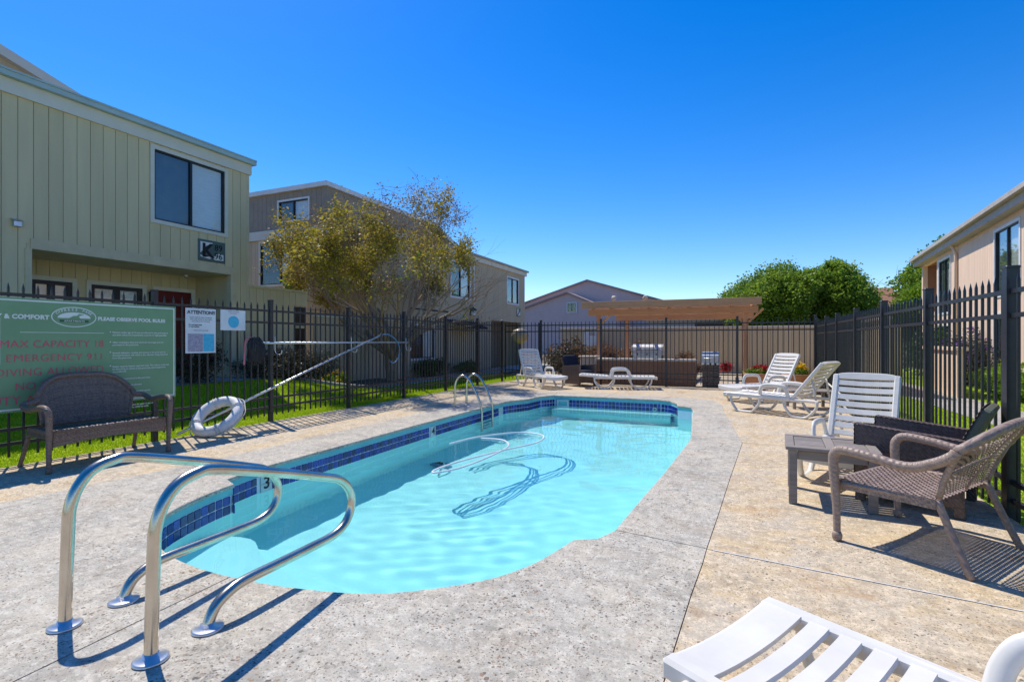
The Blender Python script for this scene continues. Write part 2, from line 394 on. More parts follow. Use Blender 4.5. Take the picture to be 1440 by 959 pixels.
def blades(name, x0, x1, y0, y1, n, zf, h=.034, parent=None):
    px = rng.uniform(x0, x1, n); py = rng.uniform(y0, y1, n)
    pz = np.array([zf(a, b) for a, b in zip(px, py)]) if callable(zf) else np.full(n, zf)
    an = rng.uniform(0, 2*np.pi, n); w = rng.uniform(.004, .008, n); hh = h*rng.uniform(.5, 1.25, n)
    lx = rng.normal(0, .5, n)*hh; ly = rng.normal(0, .5, n)*hh
    v = np.empty((n, 3, 3), np.float32)
    v[:,0] = np.stack([px-np.cos(an)*w, py-np.sin(an)*w, pz-.005], 1)
    v[:,1] = np.stack([px+np.cos(an)*w, py+np.sin(an)*w, pz-.005], 1)
    v[:,2] = np.stack([px+lx, py+ly, pz+hh], 1)
    return raw_mesh(name, v.reshape(-1, 3), 3, M['grass'])
def raw_mesh(name, v, k, mat):
    n = len(v)//k; me = bpy.data.meshes.new(name)
    me.vertices.add(len(v)); me.vertices.foreach_set('co', np.ascontiguousarray(v, np.float32).ravel())
    me.loops.add(n*k); me.loops.foreach_set('vertex_index', np.arange(n*k, dtype=np.int32))
    me.polygons.add(n); me.polygons.foreach_set('loop_start', np.arange(0, n*k, k, dtype=np.int32)); me.polygons.foreach_set('loop_total', np.full(n, k, np.int32))
    me.materials.append(mat); me.update(); return me
tag(inst('grass', blades('grass', -9.3, -6.48, -.5, 10.8, 150000, ground_z)), 'short bright grass behind the left iron fence', 'grass', kind='stuff')
tag(inst('grass', blades('grass', -8.5, -6.48, 10.8, 17, 45000, -.03)), 'short grass strip beside the far left path', 'grass', kind='stuff')
tag(inst('grass', blades('grass', 1.77, 3.58, 1, 15, 60000, -.07)), 'short grass strip behind the right iron fence', 'grass', kind='stuff')
tag(inst('grass', blades('grass', 4.78, 7.2, 4, 26, 50000, -.07)), 'short grass in front of the salmon building', 'grass', kind='stuff')

# ------------------------------------------------------------------ pool
SEC = [  # pool edge, outer edge of the grey surround, edge of the deck, joint here
 ((-.72,3.3),(-.16,3.22),(1.74,2.98),1),((-.68,3.97),(-.11,3.97),(1.74,4.0),0),((-.61,4.96),(-.05,4.96),(1.74,4.96),0),
 ((-.52,6.75),(.07,6.76),(1.74,6.76),1),((-.70,9.6),(-.2,9.7),(1.74,9.6),0),((-.76,9.98),(-.25,10.6),(1.74,10.5),0),
 ((-1.02,10.12),(-.38,11.2),(1.74,12.0),0),((-1.06,10.5),(-.55,11.45),(1.74,13.2),0),((-1.22,10.85),(-.8,11.58),(1.74,14.31),0),
 ((-1.45,10.97),(-1.35,11.62),(-.9,14.31),1),((-2.6,10.98),(-2.6,11.65),(-2.6,14.31),1),((-3.75,10.95),(-3.9,11.6),(-4.2,14.31),1),
 ((-3.95,10.6),(-4.4,11.4),(-6.48,14.31),0),((-4.0,10.05),(-4.75,10.7),(-6.48,12.5),0),((-4.25,9.4),(-4.9,9.6),(-6.48,9.9),1),
 ((-4.26,6.4),(-4.9,6.4),(-6.48,6.4),1),((-4.2,3.5),(-4.95,3.4),(-6.48,3.4),1),((-4.12,3.14),(-4.98,3.0),(-6.48,3.0),0),
 ((-3.93,3.06),(-5.0,2.75),(-6.48,2.6),0),((-3.86,2.75),(-5.02,2.4),(-6.48,2.1),2),((-3.68,2.33),(-5.1,1.9),(-6.48,1.5),2),
 ((-3.4,2.08),(-5.2,.9),(-6.48,.5),2),((-3.07,1.93),(-5.2,-1.5),(-6.48,-3),2),((-2.75,1.865),(-3.6,-1.5),(-3.6,-3),2),
 ((-2.4,1.855),(-2.3,-1.5),(-2.3,-3),3),((-2.0,1.9),(-1.9,-1.5),(-1.9,-3),2),((-1.57,2.03),(-1.2,-1.5),(-1.2,-3),2),
 ((-1.2,2.33),(-.3,-1.5),(-.3,-3),2),((-1.04,2.59),(-.26,.5),(1.74,-1),2),((-.97,2.82),(-.24,1.89),(1.74,1.7),2),
 ((-.92,3.04),(-.2,2.6),(1.74,2.5),0),((-.79,3.12),(-.17,3.0),(1.74,2.8),0)]
# smooth the arcs of the near end
def smooth_sections():
    out = []; n = len(SEC)
    for i in range(n):
        a, b = SEC[i], SEC[(i+1) % n]
        out.append((Vector((*a[0],0)), Vector((*a[1],0)), Vector((*a[2],0)), a[3] in (1, 3)))
        if a[3] >= 2 and (b[3] >= 2 or i == 29) or i == 18:
            p0 = Vector((*SEC[i-1][0],0)); p1 = Vector((*a[0],0)); p2 = Vector((*b[0],0)); p3 = Vector((*SEC[(i+2) % n][0],0))
            if i == 18: p0 = p1-(p2-p1)
            if i == 29: p3 = p2+(p2-p1)
            for k in (1, 2, 3):
                t = k/4; q = .5*((2*p1)+(p2-p0)*t+(2*p0-5*p1+4*p2-p3)*t*t+(3*p1-p0-3*p2+p3)*t**3)
                lr = lambda u, v: Vector((*u,0)).lerp(Vector((*v,0)), t)
                out.append((q, lr(a[1], b[1]), lr(a[2], b[2]), False))
    return out
SS = smooth_sections(); NS = len(SS)
pool = tag(bpy.data.objects.new('swimming_pool', None), 'kidney edged turquoise swimming pool with cobalt tile band', 'swimming pool')
link(pool); pool['kind'] = 'structure'
deck = bpy.data.objects.new('pool_deck', None); link(deck); deck['kind'] = 'structure'
joints = [i for i in range(NS) if SS[i][3]]
def ring_slab(idx, inner, outer, z1, z0, nose, gap):
    m = MB(); rows = []
    for q, i in enumerate(idx):
        a, b = inner(i).copy(), outer(i).copy()
        if q in (0, len(idx)-1):                          # leave the joint open
            j = idx[1] if q == 0 else idx[-2]
            a += (inner(j)-a).normalized()*gap; b += (outer(j)-b).normalized()*gap
        u = (b-a).normalized()
        prof = [(a, z0), (a, z1-nose), (a+u*nose*.3, z1-nose*.3), (a+u*nose, z1), (b, z1), (b, z0)]
        rows.append([(p.x, p.y, z) for p, z in prof])
    k = 6; vs = [p for r in rows for p in r]
    fs = [(q*k+s_, q*k+s_+1, (q+1)*k+s_+1, (q+1)*k+s_) for q in range(len(rows)-1) for s_ in range(k-1)]
    fs += [tuple(range(k))[::-1], tuple((len(rows)-1)*k+s_ for s_ in range(k))]
    m.add(vs, fs); return m
for q in range(len(joints)):
    a, b = joints[q], joints[(q+1) % len(joints)]
    idx = [(a+k) % NS for k in range(((b-a) % NS)+1)]
    ring_slab(idx, lambda i: SS[i][0], lambda i: SS[i][1], 0, -.032, .014, .004).build('coping_slab', M['coping'], pool)
    ring_slab(idx, lambda i: SS[i][1]+(SS[i][2]-SS[i][1]).normalized()*.003, lambda i: SS[i][2], -.003, -.1, .004, .004).build('deck_slab', M['deck'], deck)
# joint filler below the slabs, and the white caulked deck joint on the right
jm = MB()
for i in range(NS):
    j = (i+1) % NS
    a, b, c, e = SS[i][0], SS[j][0], SS[j][2], SS[i][2]
    ia = a+(e-a).normalized()*.02; ib = b+(c-b).normalized()*.02
    jm.add([(ia.x, ia.y, -.016), (e.x, e.y, -.016), (c.x, c.y, -.016), (ib.x, ib.y, -.016)], [(0,1,2,3)])
jm.build('joint_filler', M['joint'], deck)
cm = MB(); p, q = Vector((-.12, 3.214, 0)), Vector((1.73, 2.981, 0)); w = Vector((.0, .0055, 0))
cm.add([(p-w).to_tuple()[:2]+(.0005,), (q-w).to_tuple()[:2]+(.0005,), (q+w).to_tuple()[:2]+(.0005,), (p+w).to_tuple()[:2]+(.0005,)], [(0,1,2,3)])
cm.build('caulk_line', M['caulk'], deck)

WZ = -.245
def floor_z(x, y): return -1.14-.26*min(1, max(0, (y-3)/6))
wall = MB(); bond = MB(); grout = MB(); fl = MB()
loop = [s_[0] for s_ in SS]
inset = []
cx = Vector((-2.4, 6.4, 0))
for i in range(NS):
    t = (loop[(i+1) % NS]-loop[i-1]).normalized(); inset.append(Vector((t.y, -t.x, 0)))   # points away from the water (ccw or cw checked below)
if sum((inset[i]).dot(loop[i]-cx) for i in range(NS)) < 0: inset = [-v for v in inset]
for i in range(NS):
    j = (i+1) % NS
    a = loop[i]+inset[i]*.012; b = loop[j]+inset[j]*.012
    bond.add([(a.x,a.y,-.028),(b.x,b.y,-.03),(b.x,b.y,-.088),(a.x,a.y,-.088)], [(0,1,2,3)])
    grout.add([(a.x,a.y,-.088),(b.x,b.y,-.088),(b.x,b.y,-.25),(a.x,a.y,-.25)], [(0,1,2,3)])
    za, zb = floor_z(a.x, a.y), floor_z(b.x, b.y)
    a2 = a-inset[i]*.05; b2 = b-inset[j]*.05
    wall.add([(a.x,a.y,-.25),(b.x,b.y,-.25),(b.x,b.y,zb+.08),(a.x,a.y,za+.08),(a2.x,a2.y,za),(b2.x,b2.y,zb)], [(0,1,2,3),(3,2,5,4)], True)
bond.build('bond_beam', M['bond'], pool); grout.build('tile_grout', M['grout'], pool); wall.build('pool_wall', M['plaster'], pool)
fl.add([(p.x, p.y, floor_z(p.x, p.y)+.0) for p in loop]+[(-2.4, y_, floor_z(0, y_)) for y_ in (3.0, 9.0)], [])
fs = []
for i in range(NS):
    j = (i+1) % NS; c = NS if (loop[i].y+loop[j].y)/2 < 6 else NS+1
    c2 = NS if loop[j].y < 6 else NS+1
    fs.append((i, j, c))
    cj = NS if (loop[j].y+loop[(j+1) % NS].y)/2 < 6 else NS+1
    if cj != c: fs.append((j, cj, c))
fl.f = fs; fl.sm = [False]*len(fs)
fl.build('pool_floor', M['plaster'], pool)
# entry steps in the near arc and the ledge under the far wall
stp = MB(); pts = [(-3.86,2.72),(-3.7,2.36),(-3.4,2.09),(-3.07,1.94),(-2.75,1.87),(-2.4,1.86),(-2.1,1.885),(-2.15,2.15),(-2.35,2.4),(-2.75,2.55),(-3.15,2.68),(-3.5,2.86)]
stp.poly([(p.x, p.y) for p in crom([(a, b, 0) for a, b in pts], 4, True)], -1.2, -.50); stp.build('entry_step', M['plaster'], pool)
stp = MB(); pts = [(-3.87,2.8),(-3.7,2.36),(-3.07,1.94),(-2.4,1.86),(-2.0,1.91),(-1.95,2.2),(-2.2,2.65),(-2.75,2.82),(-3.3,2.98)]
stp.poly([(p.x, p.y) for p in crom([(a, b, 0) for a, b in pts], 4, True)], -1.2, -.80); stp.build('entry_step', M['plaster'], pool)
lg = MB(); lg.box(-3.7, -1.2, 10.62, 10.98, -1.45, -.36); lg.build('ledge', M['plaster'], pool)
lg = MB(); lg.bbox(-3.7, -1.14, 10.575, 10.617, -.42, -.352, .006); lg.build('ledge_trim', M['white'], pool)
# cobalt tiles, two rows, on the walls that face the camera
tiles = []
path = [loop[i] for i in range(NS)]
acc = 0; ST = .0795
cum = [0]
for i in range(NS): cum.append(cum[-1]+(loop[(i+1) % NS]-loop[i]).length)
def at(sd):
    sd %= cum[-1]
    for i in range(NS):
        if cum[i+1] >= sd:
            t = (sd-cum[i])/(cum[i+1]-cum[i]); p = loop[i].lerp(loop[(i+1) % NS], t); dr = (loop[(i+1) % NS]-loop[i]).normalized()
            return p, dr
markers = [(-4.2, 3.62, '3'), (-4.26, 6.72, '4'), (-4.25, 9.2, '')]
tme = MB().bbox(-.0355, .0355, -.009, .004, -.0355, .0355, .003).mesh('tile', M['tile'])
k = 0
while k*ST < cum[-1]:
    p, dr = at(k*ST); k += 1
    n_ = Vector((dr.y, -dr.x, 0))
    if n_.dot(p-cx) < 0: n_ = -n_
    if n_.x > .35 and p.y > 3 and p.x > -1.05: continue
    if p.y < 2.0 or (p.x > -3.3 and p.y < 5) : continue
    if any((p-Vector((mx, my, 0))).length < .085 for mx, my, _ in markers): continue
    if abs(p.x+3.55) < .13 and p.y > 10.8: continue
    for r_ in (0, 1):
        tiles.append((p+n_*.008, math.atan2(dr.y, dr.x), -.128-r_*.079))
tiles.sort(key=lambda t_: t_[0].length)
for p, a, z in tiles[:290]: inst('tile', tme, pool, (p.x, p.y, z), (0, 0, a))
tm = MB()
for p, a, z in tiles[290:]: tm.bbox(-.0355, .0355, -.009, .004, -.0355, .0355, .003, Matrix.Translation((p.x, p.y, z)) @ Matrix.Rotation(a, 4, 'Z'))
if tm.v: tag(tm.build('tile_band', M['tile'], pool), kind='stuff')

def text_mesh(name, body, size, mat, align='CENTER', extrude=.0008, offset=0, space=1.0, spacew=1.0):
    cu = bpy.data.curves.new(name, 'FONT'); cu.body = body; cu.size = size; cu.align_x = align; cu.align_y = 'CENTER'
    cu.extrude = extrude; cu.offset = offset; cu.space_character = space; cu.space_line = spacew; cu.resolution_u = 3
    o = bpy.data.objects.new(name, cu); link(o); bpy.context.view_layer.update()
    me = bpy.data.meshes.new_from_object(o.evaluated_get(bpy.context.evaluated_depsgraph_get()))
    bpy.data.objects.remove(o); bpy.data.curves.remove(cu); me.name = name; me.materials.clear(); me.materials.append(mat); return me
for mx, my, ch in markers:
    mo = MB().bbox(-.006, .006, -.065, .065, -.165, -.09, .002).build('depth_marker', M['white_tile'], pool, (mx-.004, my, -.0))
    mo2 = MB().bbox(-.006, .006, -.065, .065, -.245, -.169, .002).build('depth_marker', M['white_tile'], pool, (mx-.004, my, -.0))
    if ch: inst('numeral', text_mesh('numeral', ch, .16, M['black'], offset=.003), mo, (.0085, 0, -.165), (R(90), 0, R(90)))
sk_ = MB()
for b_ in ((-3.69,-3.41,-.125,-.095), (-3.69,-3.41,-.25,-.22), (-3.69,-3.655,-.22,-.125), (-3.445,-3.41,-.22,-.125)): sk_.box(b_[0], b_[1], 10.93, 10.965, b_[2], b_[3])
so_ = sk_.build('skimmer_frame', M['white_tile'], pool); MB().box(-3.66, -3.44, 10.955, 10.962, -.23, -.12).build('skimmer_mouth', M['bond'], pool)
MB().lathe([(.045, 0), (.045, .012), (.02, .014), (.02, .0)], n=16).build('return_fitting', M['white_tile'], pool, (-1.55, 10.955, -.2), (R(90), 0, 0))
off = [loop[i]+inset[i]*.006 for i in range(NS)]
# the water: one rippled sheet whose edges run just behind the tiles; the sun is refracted through it onto the floor
nx, ny = 150, 350
gx, gy = np.meshgrid(np.linspace(-4.30, -.48, nx+1), np.linspace(1.82, 11.02, ny+1))
hh = np.zeros_like(gx); wr = np.random.default_rng(3)
jet = np.exp(-(((gx+2.75)/1.0)**2+((gy-4.3)/1.25)**2))+.5*np.exp(-(((gx+1.9)/.7)**2+((gy-3.1)/.6)**2))
for _ in range(46):
    lam = float(np.exp(wr.uniform(math.log(.16), math.log(1.1)))); an = wr.uniform(0, 2*math.pi); ph = wr.uniform(0, 2*math.pi)
    amp = lam*(.0004 if lam > .35 else .00058)
    env = 1.0 if lam > .35 else (.5+1.7*jet)
    wob = .9*np.sin(gx*wr.uniform(.8, 2.2)+gy*wr.uniform(.8, 2.2)+wr.uniform(0, 6))
    hh += amp*env*np.sin(2*math.pi/lam*(gx*math.cos(an)+gy*math.sin(an))+ph+wob)
inside = None
wm = MB(); wm.add(np.stack([gx, gy, WZ+hh], -1).reshape(-1, 3).tolist(), [(j*(nx+1)+i, j*(nx+1)+i+1, (j+1)*(nx+1)+i+1, (j+1)*(nx+1)+i) for j in range(ny) for i in range(nx)], True)
# keep only the cells that touch the pool outline, so the sheet ends behind its walls
ox = np.array([p.x for p in off]); oy = np.array([p.y for p in off])
def in_pool(px, py, grow=.02):
    c = np.zeros(px.shape, bool); n = len(ox); cxp, cyp = -2.4, 6.4
    for i in range(n):
        j = i-1; x1, y1, x2, y2 = ox[i]+np.sign(ox[i]-cxp)*grow, oy[i]+np.sign(oy[i]-cyp)*grow, ox[j]+np.sign(ox[j]-cxp)*grow, oy[j]+np.sign(oy[j]-cyp)*grow
        c ^= ((y1 > py) != (y2 > py)) & (px < (x2-x1)*(py-y1)/(y2-y1+1e-12)+x1)
    return c
ins = in_pool(gx, gy).ravel()
kf = [k for k, f in enumerate(wm.f) if ins[f[0]] or ins[f[1]] or ins[f[2]] or ins[f[3]]]
wm.f = [wm.f[k] for k in kf]; wm.sm = [True]*len(kf)
wat = wm.build('water', water_mat()); tag(wat, kind='structure')
wat.cycles.is_caustics_caster = True; sl.cycles.is_caustics_light = True
for ch in pool.children: ch.cycles.is_caustics_receiver = True

# ------------------------------------------------------------------ iron fences
picket_me = MB().box(-.0085, .0085, -.0085, .0085, .08, 1.745).add([(-.0085,-.0085,1.745),(.0085,-.0085,1.745),(.0085,.0085,1.745),(-.0085,.0085,1.745),(0,0,1.80)], [(0,1,4),(1,2,4),(2,3,4),(3,0,4)]).mesh('picket', M['iron'])
def post_mesh(w, h): return MB().box(-w, w, -w, w, -.15, h-.02).bbox(-w-.006, w+.006, -w-.006, w+.006, h-.02, h, .006).mesh('post', M['iron'])
post_a = post_mesh(.028, 1.85); post_b = post_mesh(.036, 1.85)
def fence(name, label, p0, p1, posts, rails, pitch, z0=0, post=post_a, skip=()):
    p0, p1 = Vector((*p0, z0)), Vector((*p1, z0)); L = (p1-p0).length; a = math.atan2(p1.y-p0.y, p1.x-p0.x)
    t = thing(name, label, 'fence', p0, a)
    for s_ in posts: inst('post', post, t, (s_, 0, 0))
    for z in rails:
        for s0, s1 in zip(posts[:-1], posts[1:]):
            if (s0, s1) in skip: continue
            MB().box(s0+.03, s1-.03, -.014, .014, z-.016, z+.016).build('rail', M['iron'], t)
    for s0, s1 in zip(posts[:-1], posts[1:]):
        n = max(1, round((s1-s0)/pitch))
        for k in range(1, n): 
            s_ = s0+(s1-s0)*k/n
            inst('picket', picket_me, t, (s_, -.003*random.random(), 0), (0, random.uniform(-.003, .003), 0))
    return t
LF = fence('iron_fence', 'black iron picket fence along the lawn, left of pool, carrying the signs', (-6.54, .55), (-6.54, 14.2),
      [.0, 1.73, 3.45, 5.16, 6.88, 8.6, 10.33, 12.02, 13.65], (.21, .35, 1.5, 1.68), .112)
RF = fence('iron_fence', 'black iron picket fence behind pergola yard at far pool end', (-5.28, 14.2), (1.75, 14.2), [0, 1.8, 3.57, 5.31, 7.03], (.21, .35, 1.5, 1.68), .112)
XF = fence('iron_fence', 'black iron picket fence right of pool, behind the wicker chairs', (1.78, 14.2), (1.78, 1.3), [0.03, 1.45, 2.75, 4.4, 6.08, 7.78, 9.47, 11.2, 12.9], (.2, .33, 1.5, 1.67), .112, -.1, post_b)
gate = thing('iron_gate', 'narrow black iron picket gate in the far left fence corner', 'gate', (-6.48, 14.2, 0), 0)
for s_ in (.05, 1.14): MB().box(s_-.02, s_+.02, -.02, .02, .06, 1.76).build('gate_stile', M['iron'], gate)
for z in (.21, .35, 1.5, 1.68): MB().box(.07, 1.12, -.013, .013, z-.016, z+.016).build('rail', M['iron'], gate)
for k in range(1, 9): inst('picket', picket_me, gate, (.05+1.09*k/9, 0, 0))

# ------------------------------------------------------------------ buildings
def rects(s0, s1, z0, z1, ops):
    xs = sorted({s0, s1, *[min(max(v, s0), s1) for o in ops for v in (o[0], o[1])]})
    out = []
    for a, b in zip(xs[:-1], xs[1:]):
        if b-a < 1e-4: continue
        m = (a+b)/2; iv = sorted((max(o[2], z0), min(o[3], z1)) for o in ops if o[0] < m < o[1] and o[3] > z0 and o[2] < z1)
        z = z0
        for c, e in iv:
            if c > z+1e-4: out.append((a, b, z, c))
            z = max(z, e)
        if z < z1-1e-4: out.append((a, b, z, z1))
    return out
def siding(parent, s0, s1, z0, z1, ops, pitch, mat, single=True, gap=.009, th=.018, back=None):
    bm = MB()
    for a, b, c, e in rects(s0, s1, z0, z1, ops): bm.box(a, b, .002, .14, c, e)
    bm.build('wall', back or mat, parent)
    n = max(1, round((s1-s0)/pitch)); allm = MB()
    for k in range(n):
        a, b = s0+(s1-s0)*k/n+gap/2, s0+(s1-s0)*(k+1)/n-gap/2
        m = MB() if single else allm
        for r_ in rects(a, b, z0, z1, ops):
            if single: MB().box(r_[0], r_[1], -th, .002, r_[2], r_[3]).build('siding_board', mat, parent)
            else: allm.box(r_[0], r_[1], -th, .002, r_[2], r_[3])
    if not single: tag(allm.build('siding_boards', mat, parent), kind='stuff')
def window(parent, s0, s1, z0, z1, trim='trim', tw=.075, left='screen', right='curtain', split=.5, depth=.1, lt=.03):
    w = MB()
    for r_ in ((s0-tw, s1+tw, z1, z1+tw), (s0-tw, s1+tw, z0-tw, z0), (s0-tw, s0, z0, z1), (s1, s1+tw, z0, z1)):
        w.box(r_[0], r_[1], -.045, .03, r_[2], r_[3])
    o = w.build('window', M[trim], parent)
    f = MB(); m = s0+(s1-s0)*split
    for r_ in ((s0, s1, z1-lt, z1), (s0, s1, z0, z0+lt), (s0, s0+lt, z0+lt, z1-lt), (s1-lt, s1, z0+lt, z1-lt), (m-lt*.7, m+lt*.7, z0+lt, z1-lt)):
        f.box(r_[0], r_[1], -.02, .05, r_[2], r_[3])
    f.build('frame', M['frame_dark'], o)
    for a, b, c in ((s0+lt, m-lt*.7, left), (m+lt*.7, s1-lt, right)):
        MB().box(a, b, .012, .018, z0+lt, z1-lt).build('pane', M['glass'], o)
        MB().box(a, b, .055, .06, z0+lt, z1-lt).build('blind' if c == 'curtain' else 'screen', M[c], o)
    MB().box(s0, s1, .07, .12, z0, z1).build('backing', M['room'], o)
    return o

# K building -----------------------------------------------------------------
KH = thing('apartment_building', 'olive two storey building with letter plate and recessed entry, left of pool', 'building', (-10.4, 1.5, .35), R(90))
zb = -.35   # local z of the deck level
K = lambda y: y-1.5
op_rec = (K(4.43), K(8.02), zb+.3, zb+2.78); op_win = (K(6.335), K(7.835), zb+3.59, zb+4.96)
siding(KH, K(1.5), K(8.44), zb+.1, zb+5.1, [op_rec, op_win], .2, M['olive'])
window(KH, *op_win)
MB().box(K(1.4), K(8.50), -.06, .3, zb+5.07, zb+5.30).build('fascia', M['trim'], KH)
MB().box(K(1.4), K(8.56), -.15, .02, zb+5.302, zb+5.40).box(K(1.4), K(8.56), -.17, -.152, zb+5.385, zb+5.415).build('gutter', M['gutter'], KH)
MB().box(K(1.4), K(8.44), .02, 6, zb+5.302, zb+5.36).build('roof', M['roof'], KH)
MB().box(K(8.30), K(8.44), .141, 6, zb-.1, zb+5.07).build('end_wall', M['olive'], KH)
MB().box(K(8.40), K(8.465), -.024, .14, zb+.1, zb+5.07).build('corner_board', M['trim_olive'], KH)
# recess: soffit, side walls, back wall with windows and the red door
MB().box(K(4.38), K(8.10), -.03, 1.3, zb+2.70, zb+2.785).build('soffit', M['trim_olive'], KH)
MB().box(K(4.43), K(8.10), -.045, -.031, zb+2.70, zb+2.87).build('lintel_trim', M['trim_olive'], KH)
MB().box(K(4.36), K(4.445), -.04, .1, zb+.3, zb+2.70).build('opening_trim', M['trim_olive'], KH); MB().box(K(7.98), K(8.10), -.04, .1, zb+.3, zb+2.70).build('opening_trim', M['trim_olive'], KH)
MB().box(K(4.3), K(4.43), .1, 1.3, zb+.3, zb+2.7).build('side_wall', M['olive'], KH)
MB().box(K(8.02), K(8.15), .1, 1.3, zb+.3, zb+2.7).build('side_wall', M['olive'], KH)
rb = thing('x', '', '', (0,0,0)); rb.name = 'back_wall'
for key in ('label', 'category'):
    if key in rb: del rb[key]
rb.parent = KH; rb.location = (0, 1.2, 0)
w1 = (K(4.95), K(5.57), zb+.5, zb+2.33); w2 = (K(5.88), K(6.83), zb+.5, zb+2.33); dr_ = (K(7.12), K(7.90), zb+.38, zb+2.33)
bm = MB()
for a, b, c, e in rects(K(4.43), K(8.02), zb+.3, zb+2.7, [w1, w2, dr_]): bm.box(a, b, .002, .1, c, e)
bm.build('back_panel', M['olive'], rb)
bm = MB(); n = 18
for k in range(n):
    a = K(4.43)+(K(8.02)-K(4.43))*k/n+.004; b = a+(K(8.02)-K(4.43))/n-.008
    for r_ in rects(a, b, zb+.3, zb+2.7, [w1, w2, dr_]): bm.box(r_[0], r_[1], -.015, .002, r_[2], r_[3])
tag(bm.build('siding_boards', M['olive'], rb), kind='stuff')
KW = []
for ww in (w1, w2):
    o = window(rb, *ww, lt=.07, left='curtain', right='curtain', tw=.08)
dm = MB()
for r_ in ((dr_[0]-.08, dr_[1]+.08, dr_[3], dr_[3]+.08), (dr_[0]-.08, dr_[0], dr_[2], dr_[3]), (dr_[1], dr_[1]+.08, dr_[2], dr_[3])): dm.box(r_[0], r_[1], -.04, .02, r_[2], r_[3])
dm.build('door_trim', M['trim'], rb)
dd = MB().box(dr_[0], dr_[1], .0, .05, dr_[2], dr_[3])
for (a, b, c, e) in ((.1,.36,.2,.85), (.42,.68,.2,.85), (.1,.36,1.0,1.75), (.42,.68,1.0,1.75)): dd.bbox(dr_[0]+a, dr_[0]+b, -.014, .002, dr_[2]+c, dr_[2]+e, .012)
do_ = dd.build('door', M['door_red'], rb, ); tag(do_, 'dark red panelled door')
MB().lathe([(.01,0),(.01,.03),(.03,.04),(.03,.07),(.012,.085)], n=12).build('door_knob', M['steel_plate'], rb, (dr_[0]+.06, 0, dr_[2]+.95), (R(90),0,0))
MB().box(K(4.43), K(8.3), -.5, 1.3, zb+.1, zb+.40).build('porch_floor', M['path'], KH)
ms = MB(); 
for a, b, c, e in ((K(4.46),K(4.47),0,0),): pass
lan = MB(); lan.bbox(-.05, .05, -.16, -.04, -.02, .16, .01); lan.lathe([(.09,.0),(.02,.09)], (0,-.1,.16), 8); lan.tube([(0,0,.05),(0,-.05,.05)], .02)
lo = lan.build('wall_lantern', M['black'], rb, (K(7.0), 0, zb+2.08)); MB().bbox(-.04, .04, -.15, -.05, -.13, -.02, .008).build('lantern_glass', M['lamp_glass'], rb, (K(7.0), 0, zb+2.08))
MB().lathe([(.02,.05),(.05,.04),(.05,0),(.02,-.03)], n=12).build('soffit_lamp', M['steel_plate'], KH, (K(7.35), .55, zb+2.62))
# letter plate K 89 96
pl = MB().bbox(0, .63, -.032, -.019, 0, .46, .004).build('letter_plate', M['plate'], KH, (K(7.22), 0, zb+2.92))
for nm, pts in (('mountain', [(.05,.41),(.05,.17),(.09,.21),(.13,.3),(.34,.41)]), ('snow', [(.05,.13),(.13,.085),(.3,.12),(.38,.05),(.58,.06),(.58,.19),(.44,.2),(.36,.12),(.26,.055),(.05,.09)])):
    MB().prism_y(pts, -.0375, -.0325).build('white_shape', M['sign_white'], pl)
inst('letter', text_mesh('letter', 'K', .40, M['black'], offset=.012), pl, (.21, -.041, .22), (R(90), 0, 0))
inst('numeral', text_mesh('numeral', '89', .19, M['black'], offset=.001), pl, (.46, -.041, .315), (R(90), 0, 0))
inst('numeral', text_mesh('numeral', '96', .19, M['black'], offset=.001), pl, (.46, -.041, .135), (R(90), 0, 0))
fl_ = MB().bbox(-.05, .05, -.10, -.02, -.04, .05, .008).add([(-.07,-.12,.05),(.07,-.12,.05),(.07,-.02,.09),(-.07,-.02,.09)], [(0,1,2,3)]).build('floodlight', M['alu'], KH, (K(4.25), 0, zb+3.05))
# upper roof mass set back behind the K facade
m = MB(); m.prism_y([(K(1.2), zb+5.3), (K(6.6), zb+5.3), (K(6.6), zb+6.25), (K(1.2), zb+7.85)], 2.6, 6); m.build('upper_wall', M['olive2'], KH)
m = MB(); m.prism_y([(K(1.2), zb+7.84), (K(6.72), zb+6.205), (K(6.72), zb+6.40), (K(1.2), zb+8.03)], 2.48, 6.1); m.build('upper_fascia', M['trim'], KH)
# side garden wall from the K corner
SW = thing('garden_wall', 'olive boarded wall with cap joining the two olive buildings', 'wall', (-10.4, 8.47, 0), R(90))
siding(SW, 0, 1.75, -.1, 2.47, [(1.35, 1.75, .25, 2.12)], .2, M['olive'])
MB().box(-.01, 1.75, -.05, .18, 2.472, 2.53).build('cap', M['trim_olive'], SW)
MB().box(1.36, 1.75, .03, .07, .25, 2.1).build('door', M['door_brown'], SW)
MB().box(1.4, 1.73, -.0, .029, 1.55, 1.62).build('door_sign', M['trim_olive'], SW)
PW = thing('patio_wall', 'taupe patio wall with pale cap behind the bare tree', 'wall', (-10.05, 10.24, 0), R(90))
siding(PW, 0, 4.2, -.1, 1.86, [], .2, M['olive2'])
MB().box(-.02, 4.22, -.04, .17, 1.862, 1.93).build('cap', M['trim'], PW)

